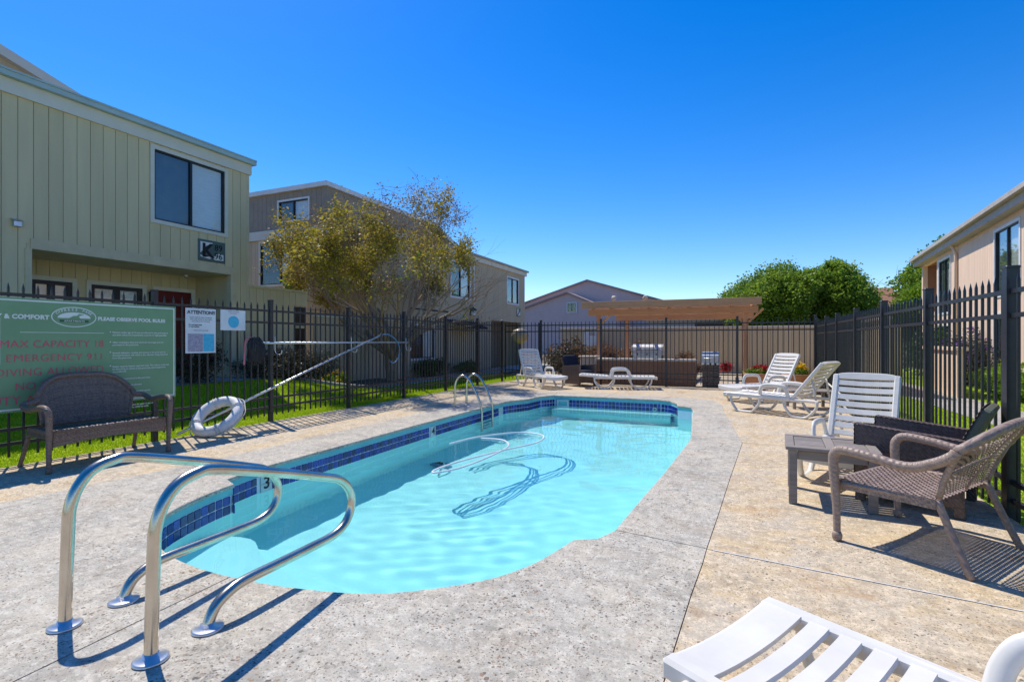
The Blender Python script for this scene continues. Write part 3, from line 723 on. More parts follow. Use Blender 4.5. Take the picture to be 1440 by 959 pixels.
# second olive building -------------------------------------------------------
B2 = thing('apartment_building', 'taupe stepped building with downspout and awning behind the bare tree', 'building', (-10.12, 12.6, 0), R(90))
bw1 = (4.6, 6.1, 2.98, 4.3); bw2 = (9.9, 11.25, 3.08, 4.28); bw3 = (1.9, 3.4, .62, 1.74); ent = (8.2, 11.6, 0, 2.15)
siding(B2, 0, 12.15, -.1, 4.62, [bw1, bw2, bw3, ent], .2, M['olive2'], single=False)
window(B2, *bw1, trim='white'); window(B2, *bw2, trim='white', right='screen'); window(B2, *bw3, trim='white', left='room', right='curtain')
MB().box(-.1, 12.25, -.1, .2, 4.58, 4.78).build('fascia', M['trim'], B2)
MB().box(-.1, 12.35, -.18, .2, 4.782, 4.86).build('gutter', M['taupe_trim'], B2)
MB().box(0, 12.15, .2, 7, 4.6, 4.80).build('roof', M['roof'], B2)
MB().box(12.02, 12.15, .14, 7, -.1, 4.6).build('end_wall', M['olive2'], B2)
MB().box(8.1, 11.7, 1.2, 1.3, -.1, 2.3).build('entry_back', M['grey_siding'], B2); MB().box(8.1, 11.7, .14, 1.3, 2.16, 2.3).build('entry_soffit', M['olive2'], B2)
MB().box(8.07, 8.19, .14, 1.3, -.1, 2.16).build('entry_side', M['olive2'], B2)
MB().box(9.0, 9.9, 1.15, 1.19, 0, 2.03).build('door', M['door_brown'], B2)
m = MB(); m.tube([(6.42,-.12,4.6),(6.42,-.1,4.45),(6.42,-.05,4.3),(6.42,-.05,1.9)], .04, 8); m.build('downspout', M['white'], B2)
m = MB(); m.add([(4.3,-.02,2.05),(6.3,-.02,2.05),(6.3,-.75,1.78),(4.3,-.75,1.78),(4.3,-.02,1.99),(6.3,-.02,1.99),(6.3,-.75,1.70),(4.3,-.75,1.70)], [(0,3,2,1),(4,5,6,7),(0,4,7,3),(1,2,6,5),(3,7,6,2)]); m.build('awning', M['navy'], B2)
lan = MB(); lan.lathe([(.02,.16),(.16,.06),(.15,.04),(.09,.03)], n=12); lan.tube([(0,.1,.1),(0,0,.14)], .02); lan.build('wall_lamp', M['black'], B2, (6.2, -.14, 2.45)); MB().lathe([(.09,0),(.10,-.2),(.07,-.24)], n=12).build('lamp_glass', M['white'], B2, (6.2, -.14, 2.48))
p2 = MB().bbox(0, .5, -.034, -.02, 0, .42, .004).build('letter_plate', M['plate'], B2, (11.05, 0, 2.45)); MB().prism_y([(.05,.38),(.05,.1),(.2,.2),(.25,.38)], -.04, -.0345).prism_y([(.1,.05),(.45,.05),(.45,.3),(.3,.15)], -.04, -.0345).build('white_shape', M['sign_white'], p2)
for s_ in (6.85, 7.15, 7.9): MB().bbox(s_, s_+.1, -.06, -.02, 2.2, 2.3, .004).build('vent', M['olive2'], B2)
MB().box(1.8, 4.4, -.026, -.019, 2.30, 2.36).build('black_strip', M['black'], B2)  # thin black strip laid flat over the siding boards
# its near end, facing the camera
NE_ = thing('x', '', '', (0,0,0)); NE_.name = 'front_end'
for key in ('label', 'category'):
    if key in NE_: del NE_[key]
NE_.parent = B2; NE_.location = (0, .0, 0); NE_.rotation_euler = (0, 0, R(-90))        # local x = world x
fw = (-4.75, -3.1, 3.12, 4.55)
siding(NE_, -8, .0, -.1, 4.62, [fw], .2, M['olive2'], single=False)
window(NE_, *fw, left='room', right='curtain', split=.55)
MB().box(-8, .1, -.1, .2, 4.63, 4.93).build('fascia', M['trim'], NE_)
uw = (-3.9, -2.6, 5.2, 5.85)
siding(NE_, -6.3, -1.85, 4.8, 6.15, [uw], .2, M['grey_siding'], single=False)
for ch in NE_.children:
    pass
MB().box(-6.35, -1.75, -.12, 6.3, 6.152, 6.30).build('upper_roof', M['white'], NE_)
MB().box(-6.35, -6.2, -.1, .05, 4.94, 6.15).build('corner_post', M['white'], NE_)
MB().box(-2.0, -1.86, .14, 6.0, 4.8, 6.15).build('upper_side_wall', M['grey_siding'], NE_)
window(NE_, *uw, trim='white', left='screen', right='curtain', tw=.06)
m = MB(); m.prism_y([(0,0),(.01,0),(.01,.01),(0,.01)], 0, .01)
sl_ = MB(); sl_.add([(-1.75,6.3,6.30),(-1.75,6.3,6.12),(-1.2,8.6,4.9),(-1.2,8.6,5.1),(-6,6.3,6.3),(-6,8.6,5.1)], [(0,1,2,3),(4,0,3,5)]); sl_.build('sloped_roof', M['trim'], NE_)

# mauve gabled house far behind ------------------------------------------------
PH = thing('gabled_house', 'mauve stucco house with two gables beyond the far fence', 'house', (-14.2, 48, 0))
def gable(parent, x0, x1, xr, y0, y1, zl, zr, zp, wm, rm, ops=()):
    m = MB(); pts = [(x0,-.1),(x1,-.1),(x1,zr),(xr,zp),(x0,zl)]
    m.prism_y(pts, y0, y1); m.build('wall', M[wm], parent)
    for (a, za, b, zb_) in ((x0-.25, zl-.06, xr, zp), (xr, zp, x1+.25, zr-.06)):
        t = .16; r = MB(); r.prism_y([(a, za), (b, zb_), (b, zb_+t), (a, za+t)], y0-.25, y1+.2); r.build('roof', M[rm], parent)
gable(PH, -5.6, 4.0, -.9, 0, 6, 4.4, 3.7, 5.85, 'purple', 'purple_roof')
gable(PH, -12, 8.6, .25, 3.2, 12, 3.6, 4.75, 7.35, 'purple', 'purple_roof')
window(thing('x', '', ''), 0, .1, 0, .1)   # placeholder removed below
tmp = bpy.data.objects['x']
for ch in list(tmp.children_recursive): bpy.data.objects.remove(ch)
bpy.data.objects.remove(tmp)
wp = bpy.data.objects.new('window_bay', None); link(wp); wp.parent = PH; wp.location = (-.85, -.06, 4.05)
window(wp, 0, .85, 0, .85, trim='white', left='room', right='room', tw=.09)
# peach house and grey shed seen under the pergola
QH = thing('gabled_house', 'peach stucco house with red roof behind the pergola', 'house', (4.5, 44, 0))
MB().box(-5, 6, 0, 7, -.1, 3.6).build('wall', M['peach'], QH)
m = MB(); m.add([(-5.4,-.5,3.6),(6.4,-.5,3.6),(6.4,3.5,5.3),(-3.5,3.5,5.3),(-5.4,7.5,3.6),(6.4,7.5,3.6)], [(0,1,2,3),(3,2,5,4),(0,3,4),(0,4,5,1)]); m.build('roof', M['red_roof'], QH)
MB().box(-2.2, -1.4, 2.6, 3.3, 5.0, 5.65).build('chimney', M['red_roof'], QH)
wq = bpy.data.objects.new('window_bay', None); link(wq); wq.parent = QH; wq.location = (-3.9, -.06, 2.1); window(wq, 0, 1.6, 0, .9, trim='white', left='room', right='room')
SH = thing('garage_block', 'low grey flat roofed garages behind the tan board wall', 'garage', (-3.5, 36, 0))
MB().box(-2, 9, 0, 5, -.1, 2.55).build('wall', M['taupe_trim'], SH); MB().box(-2.2, 9.2, -.2, 5.2, 2.552, 2.8).build('roof', M['olive2'], SH); MB().box(1.0, 3.5, -.05, -.003, .0, 2.45).build('garage_door', M['door_brown'], SH)

# salmon building on the right --------------------------------------------------
ang = math.atan2(-20, -1.77)
SB = thing('apartment_building', 'salmon two storey building with grey eaves, right behind the fence', 'building', (7.27, 27, 0), ang)
o1 = (.25, 2.6, 2.35, 4.35); sw1 = (3.0, 4.55, 2.25, 4.15); sw2 = (9.05, 10.75, 2.45, 4.15); lw = (9.0, 10.6, .3, 1.9); lw2 = (2.8, 4.4, .35, 1.75)
siding(SB, 0, 21, -.1, 4.5, [o1, sw1, sw2, lw, lw2], .15, M['salmon'], single=False)
for ww in (sw1, sw2): window(SB, *ww, trim='white', right='curtain')
window(SB, *lw, trim='white', left='room', right='curtain'); window(SB, *lw2, trim='white', left='room', right='screen')
MB().box(-.2, 21, -.28, .3, 4.40, 4.60).build('fascia', M['taupe_trim'], SB); MB().box(-.2, 21, -.42, .3, 4.602, 4.72).build('gutter', M['taupe_trim'], SB)
MB().box(-.2, 21, .3, 8, 4.55, 4.8).build('roof', M['roof'], SB)
MB().tube([(5.45,-.2,4.45),(5.45,-.1,4.2),(5.45,-.07,4.05),(5.45,-.07,.0)], .05, 8).build('downspout', M['salmon'], SB)
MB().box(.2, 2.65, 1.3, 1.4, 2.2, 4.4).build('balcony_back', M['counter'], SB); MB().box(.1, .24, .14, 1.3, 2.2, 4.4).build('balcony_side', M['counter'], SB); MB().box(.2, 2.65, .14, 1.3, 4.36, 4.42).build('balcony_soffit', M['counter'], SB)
MB().box(.2, 2.65, -.05, 1.3, 2.2, 2.345).build('balcony_floor', M['salmon'], SB)
MB().box(0, .14, .14, 8, -.1, 4.5).build('end_wall', M['salmon'], SB)
MB().box(9.2, 12.6, -1.6, -1.48, -.1, 1.0).box(9.1, 12.7, -1.66, -1.42, 1.002, 1.08).build('patio_wall', M['salmon'], SB)

# tan board wall behind the pergola yard ----------------------------------------
TW = thing('board_wall', 'tan vertical board wall with flat cap behind the pergola', 'wall', (-7.2, 21.9, 0), 0)
bme = MB().bbox(.004, .236, -.02, .02, -.1, 1.72, .004).mesh('board', M['tan_board'])
for k in range(52): inst('board', bme, TW, (.24*k, random.uniform(-.003, .003), 0))
MB().box(0, 12.5, .021, .06, -.1, 1.7).build('backing', M['tan_board'], TW); MB().bbox(-.05, 12.55, -.06, .09, 1.722, 1.80, .01).build('cap', M['cap'], TW)
TR = thing('board_wall', 'tan board wall running back along the right side of the yard', 'wall', (3.3, 14.6, 0), R(90))
for k in range(30): inst('board', bme, TR, (.24*k, random.uniform(-.003, .003), 0))
MB().bbox(-.05, 7.25, -.06, .09, 1.722, 1.80, .01).build('cap', M['cap'], TR)

# ------------------------------------------------------------------ pergola yard
PG = thing('pergola', 'redwood pergola with three visible posts over the barbecue yard', 'pergola', (-1.8, 15.6, 0))
for x, y in ((-2.09, 0), (2.05, 0), (-1.98, 4.0), (2.05, 4.0)): MB().bbox(x-.06, x+.06, y-.06, y+.06, -.035, 2.12, .006).build('post', M['redwood_post'], PG)
for y in (0, 4.0):
    for sg in (-1, 1): MB().bbox(-2.4, 2.36, y+sg*.078-.018, y+sg*.078+.018, 2.0, 2.19, .004).build('beam', M['redwood'], PG)
for k in range(9):
    x = -2.28+k*.5625; MB().bbox(x-.02, x+.02, -.55, 4.5, 2.195, 2.33, .004).build('rafter', M['redwood'], PG)
for k in range(9):
    y = -.5+k*.62; MB().bbox(-2.45, 2.4, y-.02, y+.02, 2.334, 2.375, .003).build('lath', M['redwood'], PG)
MB().bbox(-2.47, 2.42, -.60, -.565, 2.19, 2.385, .004).build('fascia_board', M['redwood'], PG)
for x, y, sx in ((-2.09,0,1), (2.05,0,-1), (2.05, 0, 1)):
    MB().bbox(-.03, .03, -.02, .02, 0, .55, .004, Matrix.Translation((x+sx*.05, 0, 1.72)) @ Matrix.Rotation(sx*R(45), 4, 'Y')).build('brace', M['redwood'], PG)
CT = thing('barbecue_counter', 'low brown stucco counter with pale cap beyond the far fence', 'counter', (-2.35, 14.75, 0))
MB().box(-1.33, 1.33, -.2, .35, -.05, .66).build('base', M['counter'], CT); MB().bbox(-1.37, 1.37, -.24, .39, .662, .72, .01).build('top', M['cap'], CT)
def grill(name, label, loc, w, hz, base):
    t = thing(name, label, 'grill', loc)
    if base:
        k = 0
        for row in range(8):
            for q in range(3):
                xo = -w/2+(w/3)*q; MB().bbox(xo+.004, xo+w/3-.004, -.22, -.165, row*.078-.04, row*.078+.03, .004).build('brick', M['brick'], t)
        MB().box(-w/2+.003, w/2-.003, -.166, .25, -.05, .585).build('pedestal', M['brick'], t)
    z = hz
    pr = [(-.26,z),(-.26,z+.10),(-.22,z+.2),(-.12,z+.27),(.05,z+.29),(.2,z+.24),(.24,z+.12),(.24,z)]
    m = MB(); n = len(pr); vs = [(-w/2, a, b) for a, b in pr]+[(w/2, a, b) for a, b in pr]
    m.add(vs, [tuple(range(n))[::-1], tuple(range(n, 2*n))]+[(i, (i+1) % n, n+(i+1) % n, n+i) for i in range(n)]); m.build('hood', M['hood'], t)
    MB().tube([(-w*.36,-.3,z+.12),(-w*.36,-.33,z+.12),(w*.36,-.33,z+.12),(w*.36,-.3,z+.12)], .012).build('handle', M['frame_dark' if not base else 'steel_plate'], t)
    MB().bbox(-w/2-.01, w/2+.01, -.27, .25, z-.05, z-.003, .004).build('control_panel', M['steel_plate'], t)
    for q in (-.3, 0, .3): MB().lathe([(.025,0),(.02,.03)], n=10).build('knob', M['black'], t, (q*w, -.27, z-.026), (R(90),0,0))
    return t
grill('barbecue_grill', 'steel grill with rounded hood on narrow brick pier', (-.62, 14.75, 0), .42, .64, True)
grill('barbecue_grill', 'wide steel grill standing behind the brown counter', (-2.55, 16.6, .25), .95, .58, False)
MB_ = MB(); 
for x in (-.4, .4): MB_.box(x-.03, x+.03, -.2, .2, -.28, .53)
gs = MB_.box(-.43, .43, -.22, .22, .25, .52).build('cart', M['steel_plate'], bpy.data.objects['barbecue_grill.001'])
BX = thing('planter_box', 'grey square planter beside the armchair behind the fence', 'planter', (-4.1, 15.3, -.03)); MB().bbox(-.25,.25,-.2,.2,0,.75,.02).build('body', M['taupe_trim'], BX); MB().bbox(-.29,.29,-.24,.24,.752,.8,.01).build('rim', M['cap'], BX)
NS_ = thing('notice_board', 'white notice panel fixed to tan wall beside left pergola post', 'sign', (-6.1, 21.82, 1.0)); MB().bbox(0, .75, 0, .03, 0, .65, .004).build('panel', M['paper'], NS_); MB().bbox(.25,.5,-.012,-.002,.45,.6,.004).build('emblem', M['taupe_trim'], NS_)
# small lanterns on the pergola roof
for i, (x, lab) in enumerate(((-4.0, 'cream floodlight standing on the left pergola roof edge'), (-3.1, 'cream floodlight second from the left pergola roof corner'))):
    t = thing('floodlight', lab, 'floodlight', (x+.5, 15.9+i*.1, 2.385), group=None)
    MB().tube([(0,0,-.01),(0,0,.1)], .015).build('stem', M['cap'], t); MB().lathe([(.02,0),(.06,.03),(.075,.13),(.07,.14)], n=12).build('head', M['cap'], t, (0,0,.1), (R(50), 0, R(20+40*i)))

# ------------------------------------------------------------------ wicker
def weave(mb, S, nu, nv, w, amp, sub=1):
    """woven strands over a surface S(u, v): nv strands along u and nu along v, over and under one another"""
    def nrm(u, v):
        e = 1e-3; a = S(u+e, v)-S(u-e, v); b = S(u, v+e)-S(u, v-e); n = a.cross(b)
        return n.normalized() if n.length > 1e-12 else Vector((0,0,1))
    P = {}
    for i in range(-1, nu+1):
        for j in range(-1, nv+1):
            u = min(1, max(0, (i+.5)/nu)); v = min(1, max(0, (j+.5)/nv)); P[i, j] = (S(u, v), nrm(u, v))
    for j in range(nv):
        vs = []; 
        for i in range(-1, nu+1):
            p, n = P[i, j]; q = P[i, j+1][0] if j < nv else p; dq = P[i, min(nv, j+1)][0]-P[i, j-1][0]
            dq = dq.normalized() if dq.length > 1e-9 else Vector((0,0,1))
            o = n*(amp*(1 if (i+j) % 2 else -1)); vs += [p+o-dq*w, p+o+dq*w]
        mb.add(vs, [(2*k, 2*k+2, 2*k+3, 2*k+1) for k in range(nu+1)], True)
    for i in range(nu):
        vs = []
        for j in range(-1, nv+1):
            p, n = P[i, j]; dq = P[min(nu, i+1), j][0]-P[i-1, j][0]
            dq = dq.normalized() if dq.length > 1e-9 else Vector((1,0,0))
            o = n*(amp*(-1 if (i+j) % 2 else 1)); vs += [p+o-dq*w*.8, p+o+dq*w*.8]
        mb.add(vs, [(2*k, 2*k+1, 2*k+3, 2*k+2) for k in range(nv+1)], True)

def wicker_seat(t, W, D, seat_z, arm_z, top_z, mat, dens, lean=.2, pad=None, apron=.1, sw=.0068, bw=.0058, arch_p=2.6, inset_b=.02):
    hw = W/2; yf = -D/2; yb = D/2-.02
    seatx = hw-.03
    # seat
    S = lambda u, v: Vector(((u-.5)*2*seatx, yf+.02+(yb-yf-.02)*v, seat_z-.02*math.sin(math.pi*v)+.012*math.cos(math.pi*v)))
    m = MB(); weave(m, S, int(W*dens), int(D*dens*1.2), sw, .003); m.build('seat', mat, t)
    if W > 1: MB().box(-seatx+.02, seatx-.02, yf+.05, yb-.03, seat_z-.055, seat_z-.04).build('seat_web', mat, t)
    # front apron, gently arched below
    S = lambda u, v: Vector(((u-.5)*2*seatx, yf+.008, seat_z-.0-v*(apron-.035*math.sin(math.pi*u))))
    m = MB(); weave(m, S, int(W*dens), max(5, int(apron*dens*1.6)), .0072, .0025); m.build('apron', mat, t)
    for sg in (-1, 1):
        S = lambda u, v, sg=sg: Vector((sg*(seatx+.005), yf+.03+(yb-yf-.03)*u, seat_z-v*apron*.55))
        m = MB(); weave(m, S, int(D*dens), max(4, int(apron*dens)), .0072, .0025); m.build('side_apron', mat, t)
    # back: rises and leans, wrapping a little at the sides
    def back(u, v):
        x = (u-.5)*2; arch = (1-min(1,abs(x))**arch_p)
        zt = seat_z+.27+(top_z-seat_z-.27)*arch
        z = seat_z+.005+(zt-seat_z)*v
        wid = seatx-inset_b+.05*v
        yy = yb+lean*max(0,v*(zt-seat_z)/(top_z-seat_z))**1.15-.05*abs(x)**3*v
        return Vector((x*wid, yy, z))
    m = MB(); weave(m, back, int(W*dens*(.85 if W > 1 else 1.25)), int((top_z-seat_z)*dens*(1.5 if W > 1 else 1.4)), bw, .003); bk = m.build('backrest', mat, t)
    for uu in ((.5,) if W < 1 else (.5,)):
        MB().tube([back(uu, v/8) + Vector((0,.012,0)) for v in range(9)], .007, 6).build('back_rib', mat, bk)
    MB().tube([back(u/20, .48)+Vector((0,.004,0)) for u in range(21)], .008, 6).build('back_rail', mat, bk)
    # rolled rim from arm to arm
    rim = [back(0, .62)]+[back(u/24, 1.0) for u in range(0, 25)]+[back(1, .62)]
    A = []
    for sg in (-1, 1):
        e = back(.5+sg*.5, 1.0)
        pts = [(sg*hw, yf+.015, 0), (sg*hw, yf+.01, seat_z*.6), (sg*(hw+.005), yf-.005, arm_z-.09), (sg*(hw+.012), yf+.01, arm_z-.025), (sg*(hw+.018), yf+.06, arm_z),
               (sg*(hw+.02), yf+.2, arm_z-.01), (sg*(hw+.012), yb-.12, arm_z-.035), (sg*(hw+.005), yb+.0, arm_z+.005), (e.x*1.02, e.y-.02, e.z-.03), (e.x, e.y, e.z)]
        pp = crom(pts, 5)
        lo = [p for p in pp if True]
        rr = [.021]*6+[.026]*(len(lo)-6)
        c = MB(); c.tube(lo, [.02+.008*min(1, max(0, (p.z-.1)/.35)) for p in lo], 10); ao = c.build('arm', mat, t)
        MB().lathe([(.022,0),(.028,.015),(.028,.035),(.02,.055)], n=12).build('foot', mat, ao, (sg*hw, yf+.015, 0))
        c = MB(); c.tube(crom([(sg*(seatx-.02), yb-.0, seat_z-.01), (sg*(seatx-.01), yb+.07, seat_z*.5), (sg*(seatx+.005), yb+.15, 0)], 5), .019, 10); c.build('leg', mat, t)
        c = MB(); c.tube([(sg*(hw-.02), yf+.03, seat_z-.02), (sg*(seatx-.01), yb, seat_z-.02)], .014, 8); c.build('seat_rail', mat, t)
        c = MB(); c.tube([back(.5+sg*.5, v/8)+Vector((0,.006,0)) for v in range(9)], .016, 8); c.build('back_post', mat, t)
    c = MB(); tp = [back(u/30, 1.0) for u in range(31)]; c.tube(tp, .026, 10); c.build('top_rail', mat, t)
    c = MB(); c.tube([(-seatx, yf+.012, seat_z-.004), (seatx, yf+.012, seat_z-.004)], .016, 8); c.build('front_rail', mat, t)
    if pad:
        MB().bbox(-seatx+.05, seatx-.05, yf+.07, yb-.02, seat_z+.008, seat_z+.03, .01).build('seat_pad', pad, t)
BN = thing('wicker_bench', 'dark brown wicker two seat bench in front of the green sign', 'bench', (-6.0, 3.14, 0), R(88))
wicker_seat(BN, 1.06, .5, .385, .60, .86, M['wick_bench'], 44, .13, None, .15, sw=.0092, bw=.0082, arch_p=4.0, inset_b=.12)
CH = thing('wicker_armchair', 'brown open weave wicker armchair with its perforated shadow, nearest the right fence', 'armchair', (1.0, 3.87, 0), R(-125.2))
wicker_seat(CH, .80, .52, .37, .56, .78, M['wick_chair'], 40, .24, None, .1, sw=.0078, bw=.0045)

def recliner(name, label, loc, rz, cushion):
    t = thing(name, label, 'armchair', loc, rz)
    for sg in (-1, 1):
        m = MB(); S = lambda u, v, sg=sg: Vector((sg*.34, -.32+.64*u, .08+.5*v-.05*u*v)); weave(m, S, 36, 30, .0088, .003)
        S2 = lambda u, v, sg=sg: Vector((sg*.27, -.32+.64*u, .3+.28*v-.05*u*v)); weave(m, S2, 36, 16, .0088, .003)
        S3 = lambda u, v, sg=sg: Vector((sg*(.345-.08*v), -.32+.64*u, .585-.05*u)); weave(m, S3, 36, 5, .0088, .002)
        S4 = lambda u, v, sg=sg: Vector((sg*(.345-.08*u), -.325, .08+.5*v)); weave(m, S4, 5, 30, .0088, .002)
        a = m.build('arm_panel', M['wick_recl'], t)
        MB().bbox(sg*.305-.028, sg*.305+.028, -.315, .315, .06, .535, .01).build('arm_core', M['wick_recl'], t)
        for y in (-.29, .29): MB().bbox(sg*.305-.03, sg*.305+.03, y-.03, y+.03, 0, .08, .004).build('leg', M['wick_recl'], t)
    MB().bbox(-.27, .27, -.3, .28, .2, .33, .02).build('seat', M['wick_recl'], t)
    m = MB(); S = lambda u, v: Vector(((u-.5)*.54, -.322, .1+.23*v)); weave(m, S, 30, 14, .0088, .003); m.build('front_panel', M['wick_recl'], t)
    Mx = Matrix.Translation((0, .22, .28)) @ Matrix.Rotation(R(-24), 4, 'X')
    bk = MB().bbox(-.27, .27, -.03, .03, 0, .52, .015, Mx).build('backrest', M['vinyl'] if not cushion else M['wick_recl'], t)
    m = MB(); S = lambda u, v: Mx @ Vector(((u-.5)*.54, -.034, .52*v)); weave(m, S, 30, 30, .0088, .003); m.build('back_weave', M['wick_recl'], bk)
    if cushion:
        MB().bbox(-.25, .25, -.12, -.037, .05, .56, .035, Mx).build('back_cushion', M['navy'], t); MB().bbox(-.255, .255, -.31, .2, .332, .42, .035).build('seat_cushion', M['navy'], t)
    return t
recliner('wicker_recliner', 'boxy dark wicker recliner half hidden behind the brown wicker armchair', (1.27, 4.86, 0), R(-114), False)
recliner('wicker_recliner', 'boxy wicker armchair with navy cushions by the far fence', (-3.95, 13.62, 0), R(62), True)

# ------------------------------------------------------------------ white plastic chaises
def chaise(label, loc, rz, back_deg, sc_=1.0, group='white plastic chaise longues'):
    t = thing('chaise_longue', label, 'chaise longue', loc, rz, group)
    W = .30; H = .30; y0 = -1.16
    Pm = M['plastic']
    for sg in (-1, 1):
        pts = [(sg*W, y0+.03, H-.03), (sg*W, y0+.07, H-.02), (sg*W, y0+.15, H-.01), (sg*W, -.6, H), (sg*W, -.3, H-.01), (sg*W, .0, H-.02), (sg*W, .35, H-.02), (sg*W, .42, H-.03)]
        m = MB(); m.tube(crom(pts, 4), .027, 8, flat=(.8, 1.0)); m.build('side_rail', Pm, t)
        for (ya, yb, yc, yd, nm) in ((-1.02, -.93, -.60, -.50, 'leg'), (-.1, .0, .28, .40, 'leg')):
            pts = [(sg*W, ya, H-.02), (sg*(W+.008), ya+.015, H*.55), (sg*(W+.012), yb, .05), (sg*(W+.012), yb+.06, .018), (sg*(W+.012), yc-.06, .018), (sg*(W+.012), yc, .05), (sg*(W+.008), yd-.015, H*.55), (sg*W, yd, H-.02)]
            m = MB(); m.tube(crom(pts, 5), .026, 8, flat=(.8, 1.1)); m.build(nm, Pm, t)
        pts = [(sg*W, -.50, H), (sg*(W+.02), -.48, H+.1), (sg*(W+.03), -.43, H+.175), (sg*(W+.03), -.33, H+.195), (sg*(W+.03), -.15, H+.19), (sg*(W+.025), -.07, H+.16), (sg*(W+.01), -.04, H+.05), (sg*W, -.03, H)]
        m = MB(); m.tube(crom(pts, 5), .026, 10, flat=(1.25, .75)); m.build('armrest', Pm, t)
        MB().tube([(sg*(W+.02), y0+.1, H-.02), (sg*(W+.075), y0+.1, H-.02)], .019, 12).build('axle_peg', Pm, t)
    n = 10; Ls = 1.12
    def slat(y, L, z0, Mx=None, first=False, sag=.022):
        m = MB(); vs = []; K_ = 9
        for k in range(K_):
            x = -W+.0+(2*W)*k/(K_-1); z = z0-sag*(1-(x/W)**2)
            vs += [(x, y, z-.012), (x, y+.006, z), (x, y+L-.006, z), (x, y+L, z-.012)]
        fs = [(4*k+a, 4*(k+1)+a, 4*(k+1)+a+1, 4*k+a+1) for k in range(K_-1) for a in range(3)]+[(4*k+3, 4*(k+1)+3, 4*(k+1), 4*k) for k in range(K_-1)]
        if Mx is not None: vs = [Mx @ Vector(p) for p in vs]
        m.add(vs, fs, False); return m
    # foot lip, then slats
    m = MB(); K_ = 9; vs = []
    for k in range(K_):
        x = -W+2*W*k/(K_-1); s_ = .022*(1-(x/W)**2)
        vs += [(x, y0-.004, H-.06-s_), (x, y0-.002, H+.005-s_), (x, y0+.006, H+.017-s_), (x, y0+.02, H+.022-s_), (x, y0+.15, H+.022-s_), (x, y0+.15, H+.006-s_)]
    m.add(vs, [(6*k+a, 6*(k+1)+a, 6*(k+1)+a+1, 6*k+a+1) for k in range(K_-1) for a in range(5)], False); m.build('foot_end', Pm, t)
    for k in range(n):
        y = y0+.175+k*.099
        slat(y, .074, H+.02).build('slat', Pm, t)
    for sg in (-1, 1): MB().bbox(sg*W-.03, sg*W+.03, y0+.0, -.0, H-.045, H+.0235, .012).build('edge_strip', Pm, t)
    Mx = Matrix.Translation((0, .02, H+.0)) @ Matrix.Rotation(R(back_deg), 4, 'X')
    LB = .74
    for sg in (-1, 1): MB().bbox(sg*(W-.015)-.03, sg*(W-.015)+.03, 0, LB, -.03, .024, .012, Mx).build('back_frame', Pm, t)
    for k in range(8): slat(.03+k*.083, .062, .02, Mx).build('back_slat', Pm, t)
    m = MB(); vs = []; K_ = 11
    for k in range(K_):
        x = -W+.0+2*W*k/(K_-1); e = LB+.03-.035*abs(x/W)**4; s_ = .012*(1-(x/W)**2)
        vs += [(x, LB-.05, .02-s_), (x, e-.012, .022-s_), (x, e, .005-s_), (x, e, -.03-s_), (x, LB-.05, -.01-s_)]
    vs = [Mx @ Vector(p) for p in vs]
    m.add(vs, [(5*k+a, 5*(k+1)+a, 5*(k+1)+(a+1) % 5, 5*k+(a+1) % 5) for k in range(K_-1) for a in range(5)], False); m.build('back_top', Pm, t)
    if back_deg > 15:
        for sg in (-1, 1):
            a = Mx @ Vector((sg*(W-.06), .42, -.03)); m = MB(); m.tube([a, (sg*(W-.06), .36, H-.02)], .016, 8); m.build('prop', Pm, t)
    t.scale = (sc_,)*3
    return t
hd = lambda x, y: math.atan2(-x, y)      # heading of the head end
chaise('white plastic chaise cropped at the bottom right corner, nearest the camera', (.885, 1.27, 0), hd(.865, -.5), 35, .93)
chaise('white plastic chaise with raised back right behind the weathered side table', (1.12, 6.0, -.03), hd(.36, .93), 66, .92)
chaise('white plastic chaise seen side on, casting a striped shadow, right of the pool', (.95, 9.55, 0), hd(.86, -.51), 52, 1.0)
chaise('white plastic chaise facing the camera in front of the terracotta pots', (.72, 12.0, 0), hd(.72, .69), 60, 1.0)
chaise('white plastic chaise with raised back at the far left corner of the deck', (-5.05, 13.05, 0), hd(-.78, .62), 66, 1.0)
chaise('white plastic chaise lying flat in front of the brown counter', (-3.0, 13.2, 0), hd(-.93, -.25), 4, 1.0)

# ------------------------------------------------------------------ tables
TB = thing('side_table', 'weathered grey slatted wooden side table beside the wicker chairs', 'table', (.66, 4.62, 0), R(-4))
for x in (-.25, .25):
    for y in (-.25, .25): MB().bbox(x-.028, x+.028, y-.028, y+.028, 0, .405, .004).build('leg', M['teak'], TB)
for y in (-.25, .25): MB().bbox(-.22, .22, y-.012, y+.012, .335, .40, .003).build('apron', M['teak'], TB)
for x in (-.25, .25): MB().bbox(x-.012, x+.012, -.22, .22, .335, .40, .003).build('apron', M['teak'], TB)
for y in (-.265, .265): MB().bbox(-.30, .30, y-.035, y+.035, .407, .432, .004).build('top_frame', M['teak'], TB)
for x in (-.27, 0, .27): MB().bbox(x-.032, x+.032, -.226, .226, .407, .431, .004).build('top_frame', M['teak'], TB)
for sx in (-.135, .135):
    for k in range(8): MB().bbox(sx-.1, sx+.1, -.222+k*.056, -.222+k*.056+.046, .409, .427, .003).build('slat', M['teak'], TB)
T2 = thing('side_table', 'low grey side table between the two far right chaises', 'table', (1.22, 10.75, 0), R(10))
for x in (-.3, .3):
    for y in (-.22, .22): MB().bbox(x-.025, x+.025, y-.025, y+.025, 0, .3, .004).build('leg', M['teak'], T2)
for k in range(7): MB().bbox(-.36, .36, -.26+k*.075, -.26+k*.075+.066, .302, .33, .004).build('slat', M['teak'], T2)

